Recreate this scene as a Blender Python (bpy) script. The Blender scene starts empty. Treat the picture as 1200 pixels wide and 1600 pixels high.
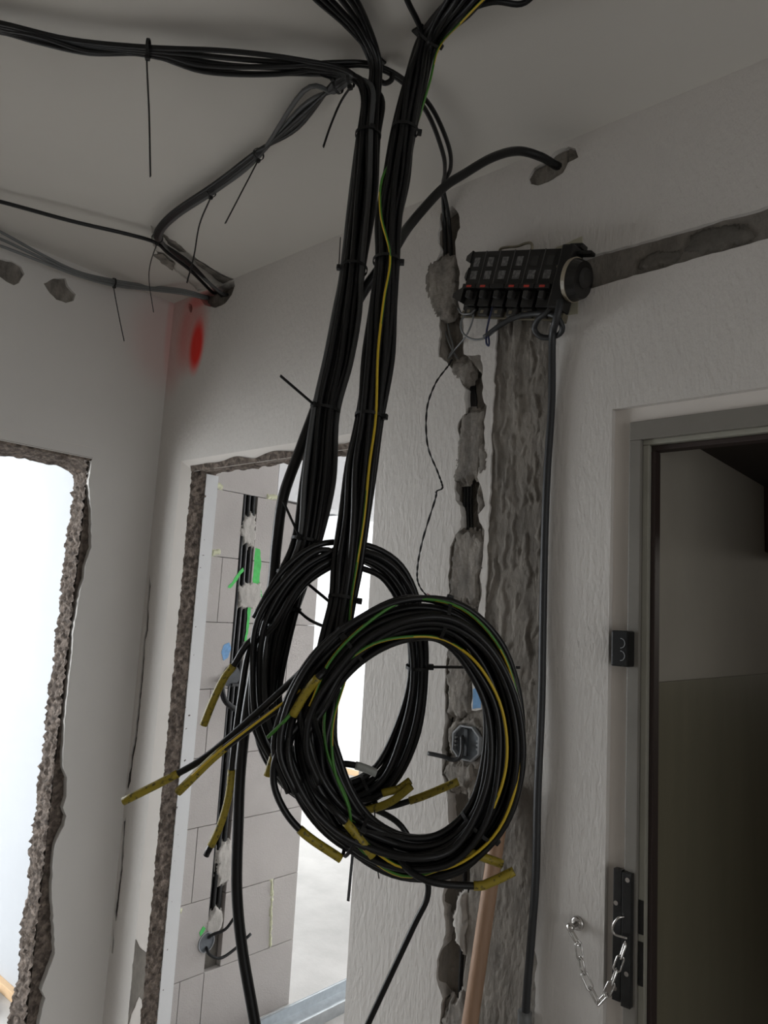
import bpy, bmesh, math, random
from mathutils import Vector, Matrix, noise, geometry
random.seed(7)
sc = bpy.context.scene
COL = sc.collection
# ------------------------------------------------------------------ camera
YAW, PITCH, ROLL, FPX = 0.728553615, 0.135519879, 0.057188878, 1159.698
CAM = Vector((2.18338, -1.30697, 1.59))
H = 2.6
_f = Vector((-math.sin(YAW)*math.cos(PITCH), math.cos(YAW)*math.cos(PITCH), math.sin(PITCH)))
_r0 = Vector((math.cos(YAW), math.sin(YAW), 0)); _u0 = _r0.cross(_f)
RT = _r0*math.cos(ROLL)+_u0*math.sin(ROLL); UP = _u0*math.cos(ROLL)-_r0*math.sin(ROLL); FW = _f
cd = bpy.data.cameras.new('camera'); cam = bpy.data.objects.new('camera', cd); COL.objects.link(cam)
cd.sensor_fit = 'HORIZONTAL'; cd.sensor_width = 36; cd.lens = FPX*36/1200; cd.clip_start = .02
m = Matrix((RT, UP, -FW)).transposed().to_4x4(); m.translation = CAM; cam.matrix_world = m
sc.camera = cam
# ------------------------------------------------------------------ world, lights, exposure
w = bpy.data.worlds.new('world'); sc.world = w; w.use_nodes = True
w.node_tree.nodes['Background'].inputs[0].default_value = (.80, .90, 1, 1)
w.node_tree.nodes['Background'].inputs[1].default_value = .6
sc.view_settings.view_transform = 'Standard'; sc.view_settings.look = 'None'
sc.view_settings.gamma = 1; sc.view_settings.use_curve_mapping = False
sc.view_settings.exposure = 0.15
def area(name, loc, aim, sx, sy, energy, color=(1, 1, 1)):
    l = bpy.data.lights.new(name, 'AREA'); l.shape = 'RECTANGLE'; l.size = sx; l.size_y = sy; l.energy = energy; l.color = color
    o = bpy.data.objects.new(name, l); COL.objects.link(o); o.location = loc
    o.rotation_euler = Vector(aim).to_track_quat('-Z', 'Z').to_euler()
    return o
area('window_or_fill_light', (-3.55, -1.75, 1.42), (1, .12, -.10), 2.1, 1.5, 115, (.93, .97, 1))    # window of the left room
area('window_or_fill_light', (-1.75, -3.15, 1.42), (0, 1, -.08), 1.7, 1.5, 75, (.93, .97, 1))        # second window of the left room
area('window_or_fill_light', (-3.95, 2.2, 1.45), (1, 0, -.05), 2.2, 1.5, 150, (.95, .98, 1))        # window of the far room
area('window_or_fill_light', (.55, 4.2, 1.45), (0, -1, -.08), 1.2, 1.5, 60, (.97, .98, 1))          # added fill light at the passage end, brightens the block wall
area('window_or_fill_light', (5.12, -1.5, 1.15), (-1, .05, .02), 1.6, 1.9, 13, (1, .98, .95))         # added fill light in an unseen opening at the hall's far end
area('window_or_fill_light', (2.2, 2.9, 2.1), (0, -1, -.2), .8, .5, 16, (1, .95, .85))              # added fill light inside the stairwell, lifts its dim walls
# ------------------------------------------------------------------ pixel -> place helpers (1200x1600 frame)
def ray(px, py): return FW + RT*((px-600)/FPX) - UP*((py-800)/FPX)
def P(px, py, d): return CAM + ray(px, py)*d
def hit(px, py, ax, v):
    d = ray(px, py); return CAM + d*((v-CAM[ax])/d[ax])
def WB(px, py, off=0): return hit(px, py, 1, -off)      # on the back wall, off metres in front of it
def WL(px, py, off=0): return hit(px, py, 0, off)       # on the left wall
def CE(px, py, off=.0): return hit(px, py, 2, H-off)    # under the ceiling
AX = -.19
def WA(px, py, off=0): return hit(px, py, 0, AX+off)    # on the aerated block wall
# ------------------------------------------------------------------ materials
MATS = {}
def mat(name, col, rough=.6, var=0, vscale=6, bump=0, bscale=60, metal=0, bstretch=(1, 1, 1), col2=None, detail=6, spec=.5, vstretch=(1,1,1), lo=.35, hi=.65):
    m = bpy.data.materials.new(name); m.use_nodes = True; MATS[name] = m
    nt = m.node_tree; b = nt.nodes['Principled BSDF']
    b.inputs['Base Color'].default_value = (*col, 1); b.inputs['Roughness'].default_value = rough; b.inputs['Metallic'].default_value = metal
    b.inputs['Specular IOR Level'].default_value = spec
    tc = nt.nodes.new('ShaderNodeTexCoord')
    def nz(scale, stretch, det=6, ro=.6):
        mp = nt.nodes.new('ShaderNodeMapping'); mp.inputs['Scale'].default_value = stretch
        nt.links.new(tc.outputs['Object'], mp.inputs[0])
        n = nt.nodes.new('ShaderNodeTexNoise'); n.inputs['Scale'].default_value = scale; n.inputs['Detail'].default_value = det; n.inputs['Roughness'].default_value = ro
        nt.links.new(mp.outputs[0], n.inputs['Vector']); return n
    if var or col2:
        n = nz(vscale, vstretch, detail); rp = nt.nodes.new('ShaderNodeValToRGB')
        c2 = col2 or tuple(c*(1-var) for c in col)
        rp.color_ramp.elements[0].color = (*c2, 1); rp.color_ramp.elements[1].color = (*col, 1)
        rp.color_ramp.elements[0].position = lo; rp.color_ramp.elements[1].position = hi
        nt.links.new(n.outputs[0], rp.inputs[0]); nt.links.new(rp.outputs[0], b.inputs['Base Color'])
    if bump:
        n = nz(bscale, bstretch, detail); bp = nt.nodes.new('ShaderNodeBump'); bp.inputs['Strength'].default_value = bump; bp.inputs['Distance'].default_value = .004
        nt.links.new(n.outputs[0], bp.inputs['Height']); nt.links.new(bp.outputs[0], b.inputs['Normal'])
    return m
def spray(m, blobs):
    """soft-edged spray paint: blobs = (centre, radii, colour, strength) in wall coordinates"""
    nt = m.node_tree; b = nt.nodes['Principled BSDF']
    src = b.inputs['Base Color'].links[0].from_socket if b.inputs['Base Color'].links else None
    tc = nt.nodes.new('ShaderNodeTexCoord')
    for c, r, colr, st in blobs:
        mp = nt.nodes.new('ShaderNodeMapping'); mp.vector_type = 'TEXTURE'
        mp.inputs['Location'].default_value = c; mp.inputs['Scale'].default_value = r
        nt.links.new(tc.outputs['Object'], mp.inputs[0])
        g = nt.nodes.new('ShaderNodeTexGradient'); g.gradient_type = 'SPHERICAL'; nt.links.new(mp.outputs[0], g.inputs[0])
        mr = nt.nodes.new('ShaderNodeMapRange'); mr.interpolation_type = 'SMOOTHSTEP'; mr.inputs['From Max'].default_value = .6; mr.inputs['To Max'].default_value = st
        nt.links.new(g.outputs['Fac'], mr.inputs[0])
        mx = nt.nodes.new('ShaderNodeMix'); mx.data_type = 'RGBA'; mx.inputs[7].default_value = (*colr, 1)
        nt.links.new(mr.outputs[0], mx.inputs[0]); nt.links.new(src, mx.inputs[6]); src = mx.outputs[2]
    nt.links.new(src, b.inputs['Base Color'])
PL = mat('plaster_back', (.685, .65, .612), .85, .10, 1.6, .8, 95, bstretch=(1, 1, .4), lo=.3, hi=.7)
PLL = mat('plaster_left', (.71, .685, .65), .85, .08, 1.4, .12, 30, lo=.3, hi=.7)
PC = mat('plaster_ceiling', (.68, .65, .60), .9, .07, 1.2, .06, 18, lo=.3, hi=.7)
PW = mat('plaster_bright', (.80, .80, .80), .85, .04, 2, .1, 30)
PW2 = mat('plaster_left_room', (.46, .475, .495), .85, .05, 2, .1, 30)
PB = mat('plaster_band', (.74, .69, .64), .8, .06, 5, .12, 30)
CONC = mat('rough_concrete', (.21, .175, .15), .95, 0, 55, 1.0, 160, col2=(.075, .06, .05), detail=10)
def aggregate(m, scale):
    nt = m.node_tree; b = nt.nodes['Principled BSDF']; src = b.inputs['Base Color'].links[0].from_socket
    tc = nt.nodes.new('ShaderNodeTexCoord'); v = nt.nodes.new('ShaderNodeTexVoronoi'); v.inputs['Scale'].default_value = scale
    nt.links.new(tc.outputs['Object'], v.inputs['Vector']); bw = nt.nodes.new('ShaderNodeRGBToBW'); nt.links.new(v.outputs['Color'], bw.inputs[0])
    rp = nt.nodes.new('ShaderNodeValToRGB'); rp.color_ramp.elements[0].color = (.45, .42, .40, 1); rp.color_ramp.elements[1].color = (1.5, 1.45, 1.4, 1)
    nt.links.new(bw.outputs[0], rp.inputs[0]); mx = nt.nodes.new('ShaderNodeMix'); mx.data_type = 'RGBA'; mx.blend_type = 'MULTIPLY'; mx.inputs[0].default_value = 1
    nt.links.new(src, mx.inputs[6]); nt.links.new(rp.outputs[0], mx.inputs[7]); nt.links.new(mx.outputs[2], b.inputs['Base Color'])
aggregate(CONC, 95)
MORT = mat('mortar_bed', (.27, .243, .21), .9, 0, 7, .8, 150, bstretch=(1, 1, .5), col2=(.145, .13, .112), vstretch=(2.0, 2.0, 1.1), detail=10)
MORTD = mat('old_mortar', (.16, .145, .125), .95, .55, 14, .8, 70)
CRKSHADE = mat('painted_crack_shade', (.05, .042, .036), .95, .4, 30)  # near-black colour that stands in for shade inside the crack
PATCH = mat('mortar_patch', (.31, .28, .245), .9, .62, 26, .9, 90, detail=8, vstretch=(1, 1, .5))
PATCHL = mat('gypsum_patch', (.52, .49, .45), .85, .2, 18, .5, 60)
AAC = mat('aerated_block', (.50, .465, .44), .95, .10, 4, .35, 160)
AACM = mat('block_joint', (.30, .28, .265), .95, .3, 20, .3, 60)
BLK = mat('black_pvc', (.006, .006, .0065), .36, spec=.4)
BLK2 = mat('black_nylon', (.008, .008, .008), .5, spec=.4)
GRY = mat('grey_pvc', (.17, .175, .175), .45)
GRY2 = mat('dark_grey_pvc', (.075, .077, .078), .45)
DGR = mat('dark_grey_rubber', (.022, .023, .025), .5)
YEL = mat('yellow_tape', (.34, .26, .02), .5, 0, 160, .1, 90, col2=(.09, .07, .012), lo=.36, hi=.46)
YELW = mat('yellow_wire', (.62, .43, .02), .4)
GRNW = mat('green_wire', (.06, .22, .03), .4)
WTAPE = mat('grey_tape', (.42, .43, .40), .5, .2, 60)
BAK = mat('bakelite', (.014, .013, .012), .35, .3, 20)
BAK2 = mat('worn_bakelite', (.030, .028, .026), .5, .4, 30)
DIV = mat('divider_edge', (.10, .095, .09), .4)
CERA = mat('aged_ceramic', (.35, .30, .22), .4, .3, 20)
LABEL = mat('grey_label', (.16, .155, .15), .5, .5, 160, lo=.45, hi=.55)
REDM = mat('red_mark', (.45, .035, .02), .5)
BRAS = mat('tarnished_brass', (.30, .27, .20), .4, .3, 30, metal=.8)
STEEL = mat('chrome_steel', (.62, .60, .58), .22, metal=1)
DSTEEL = mat('black_steel', (.05, .05, .05), .35, .4, 40, metal=.6)
GALV = mat('galvanised_steel', (.55, .58, .60), .35, .15, 30, metal=.85)
FRAME = mat('painted_frame', (.23, .215, .19), .5, .12, 8, .1, 40)
FRAMEL = mat('frame_lip', (.33, .32, .27), .5, .15, 10)
GASK = mat('door_gasket', (.030, .018, .015), .6)
WOOD = mat('stick_wood', (.40, .245, .155), .55, .22, 3, .15, 60, vstretch=(14, 14, .8), bstretch=(4, 4, .3))
FLR = mat('screed_floor', (.52, .50, .475), .9, .18, 3, .3, 40)
DADO = mat('olive_dado', (.155, .14, .095), .45, .12, 5, .15, 30, vstretch=(3, 3, .4))
STW = mat('stairwell_wall', (.34, .31, .26), .85, .15, 2, .15, 30)
MAR = mat('dark_red_paint', (.045, .014, .010), .6, .2, 4)
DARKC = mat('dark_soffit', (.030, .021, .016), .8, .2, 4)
FOAM = mat('pale_foam', (.66, .66, .46), .9, .2, 40, .5, 60)
BEIGE = mat('foam_edge_strip', (.68, .47, .28), .9, .12, 10)
GRNP = mat('green_spray', (.10, .62, .14), .8, .2, 60)
BLUP = mat('blue_spray', (.20, .40, .68), .8, .25, 60)
BOXG = mat('grey_box_plastic', (.30, .31, .32), .5)
BOXD = mat('dark_box_inside', (.05, .055, .06), .6, .3, 30)
BOXF = mat('box_infill', (.14, .155, .17), .6, .4, 25)
REDW = mat('pink_wire', (.25, .06, .08), .5)
BLUW = mat('blue_wire', (.03, .036, .09), .45)
CREAM = mat('cream_patch', (.47, .44, .33), .85, .15, 8)
# ------------------------------------------------------------------ object helpers
def link(name, me, material=None, parent=None, smooth=False):
    o = bpy.data.objects.new(name, me); COL.objects.link(o)
    if material is not None: me.materials.append(material)
    if parent is not None: o.parent = parent
    if smooth:
        for p in me.polygons: p.use_smooth = True
    return o
def tag(o, label, cat, group=None):
    o['label'] = label; o['category'] = cat
    if group: o['group'] = group
    return o
def struct(o, label=None):
    o['kind'] = 'structure'
    if label: o['label'] = label
    return o
def mesh(verts, faces):
    me = bpy.data.meshes.new('m'); me.from_pydata([tuple(v) for v in verts], [], faces); me.update(); return me
def fixn(me):
    bm = bmesh.new(); bm.from_mesh(me); bmesh.ops.recalc_face_normals(bm, faces=bm.faces); bm.to_mesh(me); bm.free(); return me
def empty(name, loc=(0, 0, 0)):
    o = bpy.data.objects.new(name, None); COL.objects.link(o); o.location = loc; o.empty_display_size = .02; return o
def keep(child, root):
    child.parent = root; child.matrix_parent_inverse = Matrix.Translation(-Vector(root.location)); return child
def boxes(lst, bevel=0):
    bm = bmesh.new()
    for (a, b) in lst:
        r = bmesh.ops.create_cube(bm, size=1)
        c = [(a[i]+b[i])/2 for i in range(3)]; s = [abs(b[i]-a[i]) for i in range(3)]
        for v in r['verts']: v.co = Vector((v.co.x*s[0]+c[0], v.co.y*s[1]+c[1], v.co.z*s[2]+c[2]))
    if bevel: bmesh.ops.bevel(bm, geom=bm.edges[:], offset=bevel, segments=2, affect='EDGES', profile=.6)
    me = bpy.data.meshes.new('m'); bm.to_mesh(me); bm.free(); return me
def catmull(pts, n=6):
    out = []; k = len(pts)
    for i in range(k-1):
        p0 = pts[i-1] if i else pts[0]*2-pts[1]; p1 = pts[i]; p2 = pts[i+1]; p3 = pts[i+2] if i+2 < k else pts[-1]*2-pts[-2]
        for j in range(n):
            t = j/n; t2 = t*t; t3 = t2*t
            out.append(.5*((2*p1)+(p2-p0)*t+(2*p0-5*p1+4*p2-p3)*t2+(3*p1-p0-p2*1.0*3+p3)*t3) if False else .5*((2*p1)+(p2-p0)*t+(2*p0-5*p1+4*p2-p3)*t2+(-p0+3*p1-3*p2+p3)*t3))
    out.append(pts[-1].copy()); return out
def tube_mesh(pts, r, sides=8, stripe=False, flat=None, taper=None):
    """tube along dense points; flat=(w,h) gives a strap section"""
    V = []; F = []; n = len(pts)
    t = (pts[1]-pts[0]).normalized(); ref = Vector((0, 0, 1)) if abs(t.z) < .9 else Vector((1, 0, 0))
    nn = (ref-t*ref.dot(t)).normalized()
    for i in range(n):
        t = (pts[min(i+1, n-1)]-pts[max(i-1, 0)])
        if t.length < 1e-9: t = Vector((0, 0, 1))
        t.normalize(); nn = (nn-t*nn.dot(t))
        if nn.length < 1e-6: nn = t.orthogonal()
        nn.normalize(); bb = t.cross(nn)
        rr = r if taper is None else r*(taper[0]+(taper[1]-taper[0])*i/(n-1))
        for s in range(sides):
            a = 2*math.pi*(s+.5)/sides
            if flat: V.append(pts[i]+nn*(math.copysign(flat[0], math.cos(a)))+bb*(math.copysign(flat[1], math.sin(a))))
            else: V.append(pts[i]+nn*(math.cos(a)*rr)+bb*(math.sin(a)*rr))
    for i in range(n-1):
        for s in range(sides):
            s2 = (s+1) % sides; F.append((i*sides+s, i*sides+s2, (i+1)*sides+s2, (i+1)*sides+s))
    F.append(tuple(range(sides))[::-1]); F.append(tuple((n-1)*sides+s for s in range(sides)))
    me = mesh(V, F)
    if stripe:
        me.materials.append(YELW); me.materials.append(GRNW)
        for k, p in enumerate(me.polygons):
            if k < (n-1)*sides:
                i, s = divmod(k, sides); p.material_index = 1 if ((s + i//9) % sides) < sides*.4 else 0
    return me
def cable(name, pts, r, material, parent=None, n=6, sides=8, stripe=False, dense=False):
    q = pts if dense else catmull([Vector(p) for p in pts], n)
    return link(name, tube_mesh(q, r, sides, stripe), None if stripe else material, parent, True), q
def rough(poly, step=.012, amp=.003, seed=0):
    """densify a closed 2D outline and make it ragged"""
    out = []; k = len(poly)
    for i in range(k):
        a = Vector(poly[i]); b = Vector(poly[(i+1) % k]); L = (b-a).length; m_ = max(1, int(L/step))
        for j in range(m_):
            p = a.lerp(b, j/m_)
            q = Vector((p.x*55+seed, p.y*55, seed*1.7))
            out.append(Vector((p.x+amp*noise.noise(q), p.y+amp*noise.noise(q+Vector((31, 7, 5))))))
    return out
def skin_mesh(loops, to3, d):
    """flat plate with holes: loops[0] outline, others holes (2D); to3(u,v,depth)"""
    polys = [[Vector((p[0], p[1], 0)) for p in l] for l in loops]
    tris = geometry.tessellate_polygon(polys)
    flat = [p for l in polys for p in l]; n = len(flat)
    V = [to3(p.x, p.y, 0) for p in flat]+[to3(p.x, p.y, d) for p in flat]
    F = [tuple(t) for t in tris]+[tuple(i+n for i in t)[::-1] for t in tris]
    o = 0
    for l in polys:
        k = len(l)
        for i in range(k): F.append((o+i, o+(i+1) % k, n+o+(i+1) % k, n+o+i))
        o += k
    return fixn(mesh(V, F))
def field(us, vs, fn):
    """grid sheet of fn(u,v) -> point"""
    nu, nv = len(us), len(vs); V = [fn(u, v) for v in vs for u in us]
    F = [(j*nu+i, j*nu+i+1, (j+1)*nu+i+1, (j+1)*nu+i) for j in range(nv-1) for i in range(nu-1)]
    return mesh(V, F)
def rng(a, b, step):
    n = max(2, int(abs(b-a)/step)+1); return [a+(b-a)*i/(n-1) for i in range(n)]
def lump(outline, to3, h0, h1, seed=0, amp=.0015, step=.0032, hole=None):
    """a trowelled patch: sheet with a ragged rim sinking to h0 and a rough face at h1"""
    o = [Vector((p[0], p[1])) for p in outline]; k = len(o)
    def sd(p):
        d = 1e9; ins = False
        for i in range(k):
            a, b = o[i], o[(i+1) % k]; ab = b-a; t = max(0, min(1, (p-a).dot(ab)/max(1e-12, ab.dot(ab)))); d = min(d, (p-a-ab*t).length)
            if (a.y > p.y) != (b.y > p.y) and p.x < (b.x-a.x)*(p.y-a.y)/(b.y-a.y)+a.x: ins = not ins
        return d if ins else -d
    x0, x1 = min(p.x for p in o)-.006, max(p.x for p in o)+.006; y0, y1 = min(p.y for p in o)-.006, max(p.y for p in o)+.006
    step = min(step, max(.0012, min(x1-x0, y1-y0)/9))
    us, vs = rng(x0, x1, step), rng(y0, y1, step*1.3); nu = len(us); V = []; S = []
    rag = min(.011, .17*min(x1-x0, y1-y0))
    for v in vs:
        for u in us:
            q = sd(Vector((u, v)))+rag*noise.noise(Vector((u*70, v*45, seed)))+rag*.6*noise.noise(Vector((u*230, v*130, seed)))
            if hole: q = min(q, (Vector((u, v))-hole[0]).length-hole[1])
            t = max(0, min(1, q/(rag*.9)+.25)); t = t*t*(3-2*t); S.append(q)
            V.append(to3(u, v, h0+(h1-h0)*t+amp*.6*noise.noise(Vector((u*60, v*22, seed)))+amp*.5*noise.noise(Vector((u*200, v*70, seed)))))
    F = []
    for j in range(len(vs)-1):
        for i in range(nu-1):
            f = (j*nu+i, j*nu+i+1, (j+1)*nu+i+1, (j+1)*nu+i)
            if max(S[i_] for i_ in f) > -rag*.35: F.append(f)
    me = mesh(V, F); bm = bmesh.new(); bm.from_mesh(me); bmesh.ops.delete(bm, geom=[v for v in bm.verts if not v.link_faces], context='VERTS'); bm.to_mesh(me); bm.free()
    return me
def fn3(x, y, z, s, o=4):
    return noise.fractal(Vector((x*s, y*s, z*s)), 1, 2, o)
toB = lambda u, v, d: Vector((u, d, v))            # back wall: (x, z), depth grows into the wall
toL = lambda u, v, d: Vector((-d, u, v))           # left wall: (y, z)
toC = lambda u, v, d: Vector((u, v, H+d))          # ceiling: (x, y)
def b2(lst): return [Vector((WB(*p).x, WB(*p).z)) for p in lst]
def l2(lst): return [Vector((WL(*p).y, WL(*p).z)) for p in lst]
def c2(lst): return [Vector((CE(*p).x, CE(*p).y)) for p in lst]
def a2(lst): return [Vector((WA(*p).y, WA(*p).z)) for p in lst]
toA = lambda u, v, d: Vector((AX-d, u, v))
# ================================================================== THE SETTING
floor = struct(link('floor', boxes([((-4.2, -3.3, -.12), (5.4, 4.5, 0))]), FLR), 'bare grey screed floor')
# ---- back wall (y = 0)
D = .04
OX0, OX1, OZ = .135, .985, 2.036         # plaster edge of the passage opening
DX0, DX1, DZ = 1.585, 2.56, 2.0          # plaster edge of the entrance door
chase = [(706,322),(717,334),(719,355),(711,378),(712,400),(718,430),(716,470),(722,490),(724,530),(724,554),(740,556),(752,553),(754,590),(754,620),(760,634),(756,660),(757,700),(748,735),(746,745),(754,770),(757,790),(747,803),(749,815),(757,830),(755,860),(750,900),(752,930),(746,960),(744,990),(741,1000),(738,1045),(737,1110),(753,1110),(757,987),(766,740),(775,530),(777,500),(800,480),(858,478),(863,530),(862,628),(855,737),(853,840),(850,987),(846,1100),(840,1250),(838,1400),(836,1600),(834,1800),(832,1990),
         (690,1990),(688,1800),(688,1590),(690,1560),(682,1530),(684,1500),(696,1460),(692,1410),(699,1360),(703,1310),(698,1240),(690,1210),(690,1170),(695,1120),(696,1050),(700,1000),(703,960),(700,900),(705,850),(719,823),(719,793),(711,780),(710,756),(718,700),(715,660),(727,645),(726,609),(718,590),(706,576),(698,566),(685,558),(687,493),(680,470),(676,440),(682,410),(688,390),(684,367),(689,334)]
slot = [(893,409),(930,398),(1000,379),(1100,351),(1200,322),(1330,285),(1330,337),(1200,373),(1100,400),(1040,417),(967,438),(930,449),(905,456),(893,458)]
holeC = [(888,229),(899,232),(903,246),(888,254),(880,270),(858,284),(842,290),(828,288),(826,278),(835,262),(855,250),(868,236)]
holeD = [(309,461),(330,453),(350,445),(366,438.5),(367,447),(362,461),(352,474),(337,481),(320,477),(313,468)]
holeE = [(295,474),(299,475),(301,482),(299,489),(296,486),(294,479)]
crack = [(234,898),(235,915),(232,945),(231,985),(227,1000),(224,1050),(221,1080),(218,1110),(214,1150),(209,1180),(205,1205),(204,1220),(200,1235),(193,1228),(192,1215),(197,1208),(203,1200),(205,1180),(211,1150),(215,1110),(218,1080),(221,1050),(225,1000),(228,985),(230,945)]
crackb = [(197,1278),(196,1285),(194,1310),(191,1360),(187,1390),(183,1430),(181,1440),(179,1425),(184,1390),(188,1360),(192,1310),(192,1285)]
crackc = [(177,1450),(178,1470),(176,1490),(174.5,1488),(175.5,1470)]
def crk(lst):
    q = b2(lst); out = []
    for i, p in enumerate(q):
        t = (q[(i+1) % len(q)]-q[i-1]).normalized(); out.append(Vector((max(p.x-t.y*.0012, .0035), p.y+t.x*.0012)))
    return rough(out, .008, .0026, 9)
chase2 = rough(b2(chase), .010, .005, 1); slot2 = rough(b2(slot), .014, .0022, 2)
outer = [(0, 0), (OX0, 0), (OX0, OZ), (OX1, OZ), (OX1, 0), (DX0, 0), (DX0, DZ), (DX1, DZ), (DX1, 0), (5.2, 0), (5.2, H), (0, H)]
spray(PL, [((WB(307,540).x, 0, WB(307,540).z), (.050, .2, .115), (.95, .018, .010), 1), ((WB(300,520).x, 0, WB(300,520).z), (.11, .2, .17), (.75, .07, .05), .45), ((.02, 0, 2.48), (.14, .2, .26), (.70, .12, .10), .30), ((.17, 0, 2.575), (.12, .2, .035), (.8, .06, .04), .5)])
spray(PLL, [((0, -.0, 2.46), (.2, .20, .22), (.66, .22, .19), .20), ((0, 0, 2.5), (.1, .03, .2), (.8, .12, .1), .25)])
wall_back = struct(link('wall_back', skin_mesh([outer, chase2, slot2, rough(b2(holeC), .008, .003, 3), rough(b2(holeD), .006, .002, 4), b2(holeE), crk(crack), crk(crackb), crk(crackc)], toB, D), PL), 'white plastered wall with the fuse panel, chases and two openings')
T = .10
link('crack_shade_strip', mesh([(.001, .005, .4), (.05, .005, .4), (.05, .005, 1.75), (.001, .005, 1.75)], [(0, 1, 2, 3)]), CRKSHADE, wall_back)  # dark strip behind the crack, painting its depth as shade
link('concrete_core', boxes([((0, D, 0), (.188, T, H)), ((.188, D, 2.02), (.985, T, H)), ((.985, D, 0), (1.62, T, H)), ((1.62, D, 2.0), (2.5, T, H)), ((2.5, D, 0), (5.2, T, H))]), CONC, wall_back)
# chase floor: height field with a deep channel and a shallow strip of rough concrete
cl = [(702,335),(701,400),(705,450),(704,525),(712,560),(738,590),(740,640),(733,700),(728,780),(733,830),(728,900),(733,960),(718,1050),(703,1150),(712,1260),(713,1350),(708,1450),(702,1530),(700,1600),(700,1800),(700,1990)]
cl = [(WB(*p).z, WB(*p).x) for p in cl]
def chx(z):
    for (z0, x0), (z1, x1) in zip(cl, cl[1:]):
        if z1 <= z <= z0: return x0+(x1-x0)*(z-z0)/(z1-z0)
    return cl[0][1] if z > cl[0][0] else cl[-1][1]
def bed(x, z):
    d = abs(x-chx(z)+.006*noise.noise(Vector((3, z*18, 1)))); deep = max(0, min(1, (.030-d)/.008)); deep = deep*deep*(3-2*deep)
    n1 = noise.noise(Vector((x*60, 1, z*9))); n2 = fn3(x, 0, z, 90, 3); n3 = noise.ridged_multi_fractal(Vector((x*42, 2, z*6)), 1, 2, 3, 1, 2)
    up_ = max(0, min(1, (z-1.40)/.12)); wx = x+.012*noise.noise(Vector((x*22, 5, z*20)))
    dr = noise.noise(Vector((wx*78, 8, z*12)))+.45*noise.noise(Vector((wx*160, 3, z*40)))
    e1 = max(0, min(1, (dr-.22)/.05)); e2 = max(0, min(1, (noise.noise(Vector((wx*24, 1, z*7)))-.05)/.06))
    y = .0062+.0006*n1+.0009*n2-up_*(.0026*e1+.0022*e2)-(1-up_)*(.0012*noise.noise(Vector((x*190, 2, z*110)))+.0010*e1)
    return Vector((x, max(-.001, y)+deep*(.024+.003*n2), z))
link('mortar_bed', field(rng(1.14, 1.475, .0028), rng(.2, 2.565, .0046), bed), MORT, wall_back, True)
link('mortar_bed', field(rng(1.475, 2.15, .008), rng(2.05, 2.6, .008), lambda x, z: Vector((x, .010+.003*fn3(x, 0, z, 25, 4), z))), MORT, wall_back, True)
link('mortar_bed', field(rng(1.36, 1.474, .005), rng(2.5, 2.598, .005), lambda x, z: Vector((x, .012+.006*fn3(x, 0, z, 35, 4), z))), PATCH, wall_back, True)
link('mortar_bed', field(rng(1.4745, 1.53, .005), rng(2.5985, 2.5, .005), lambda x, z: Vector((x, .010+.006*fn3(x, 0, z, 35, 4), z))), PATCH, wall_back, True)
link('mortar_bed', field(rng(.12, .36, .006), rng(2.48, 2.599, .006), lambda x, z: Vector((x, .030+.006*fn3(x, 0, z, 35, 4), z))), PATCH, wall_back, True)
patches = [([(662,440),(668,412),(680,402),(700,398),(712,400),(717,430),(714,470),(705,495),(690,500),(678,495),(670,475),(664,455)], PATCH),
 ([(700,572),(712,562),(735,560),(739,580),(733,598),(722,602),(712,592)], PATCH),
 ([(722,650),(735,638),(758,640),(756,690),(752,720),(745,740),(735,748),(720,755),(710,750),(712,710),(716,680)], PATCH),
 ([(745,690),(753,684),(760,700),(762,735),(752,744),(746,735)], PATCH),
 ([(706,850),(718,828),(745,832),(757,845),(753,900),(748,940),(725,945),(703,940),(701,900)], PATCH),
 ([(698,1000),(735,1000),(737,1060),(735,1112),(715,1122),(697,1115),(697,1060)], PATCH),
 ([(690,1205),(700,1188),(735,1195),(742,1218),(725,1232),(700,1235)], PATCH),
 ([(714,1400),(722,1390),(727,1430),(725,1470),(722,1490),(710,1470),(706,1430)], PATCHL),
 ([(688,1592),(700,1570),(722,1552),(730,1562),(736,1610),(735,1700),(688,1700)], PATCH),
 ([(744,775),(752,772),(757,790),(750,805),(745,800)], PATCH)]
link('mortar_patch', lump(b2([(1062,393),(1075,366),(1105,348),(1150,346),(1175,352),(1182,372),(1120,393)]), toB, .014, .006, 71, .002), MORTD, wall_back, True)
link('mortar_patch', lump(b2([(985,420),(1010,392),(1050,382),(1060,395),(1055,408)]), toB, .014, .006, 72, .002), MORTD, wall_back, True)
for i, (pl, mt) in enumerate(patches):
    link('mortar_patch', lump(b2(pl), toB, .012, -.0016, i+3, .0030), mt, wall_back, True)
# cream patches of old paper beside the panel, blue paint on the plaster finger
for i, pl in enumerate([[(868,388),(910,369),(910,400),(895,408),(872,410)], [(880,460),(905,456),(903,490),(880,494)]]):
    link('cream_patch', skin_mesh([rough(b2(pl), .01, .002, i)], toB, -.0012), CREAM, wall_back)
link('blue_paint_mark', skin_mesh([rough(b2([(739,1076),(752,1072),(752,1107),(739,1108)]), .006, .003, 5)], toB, -.0008), BLUP, wall_back)
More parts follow.
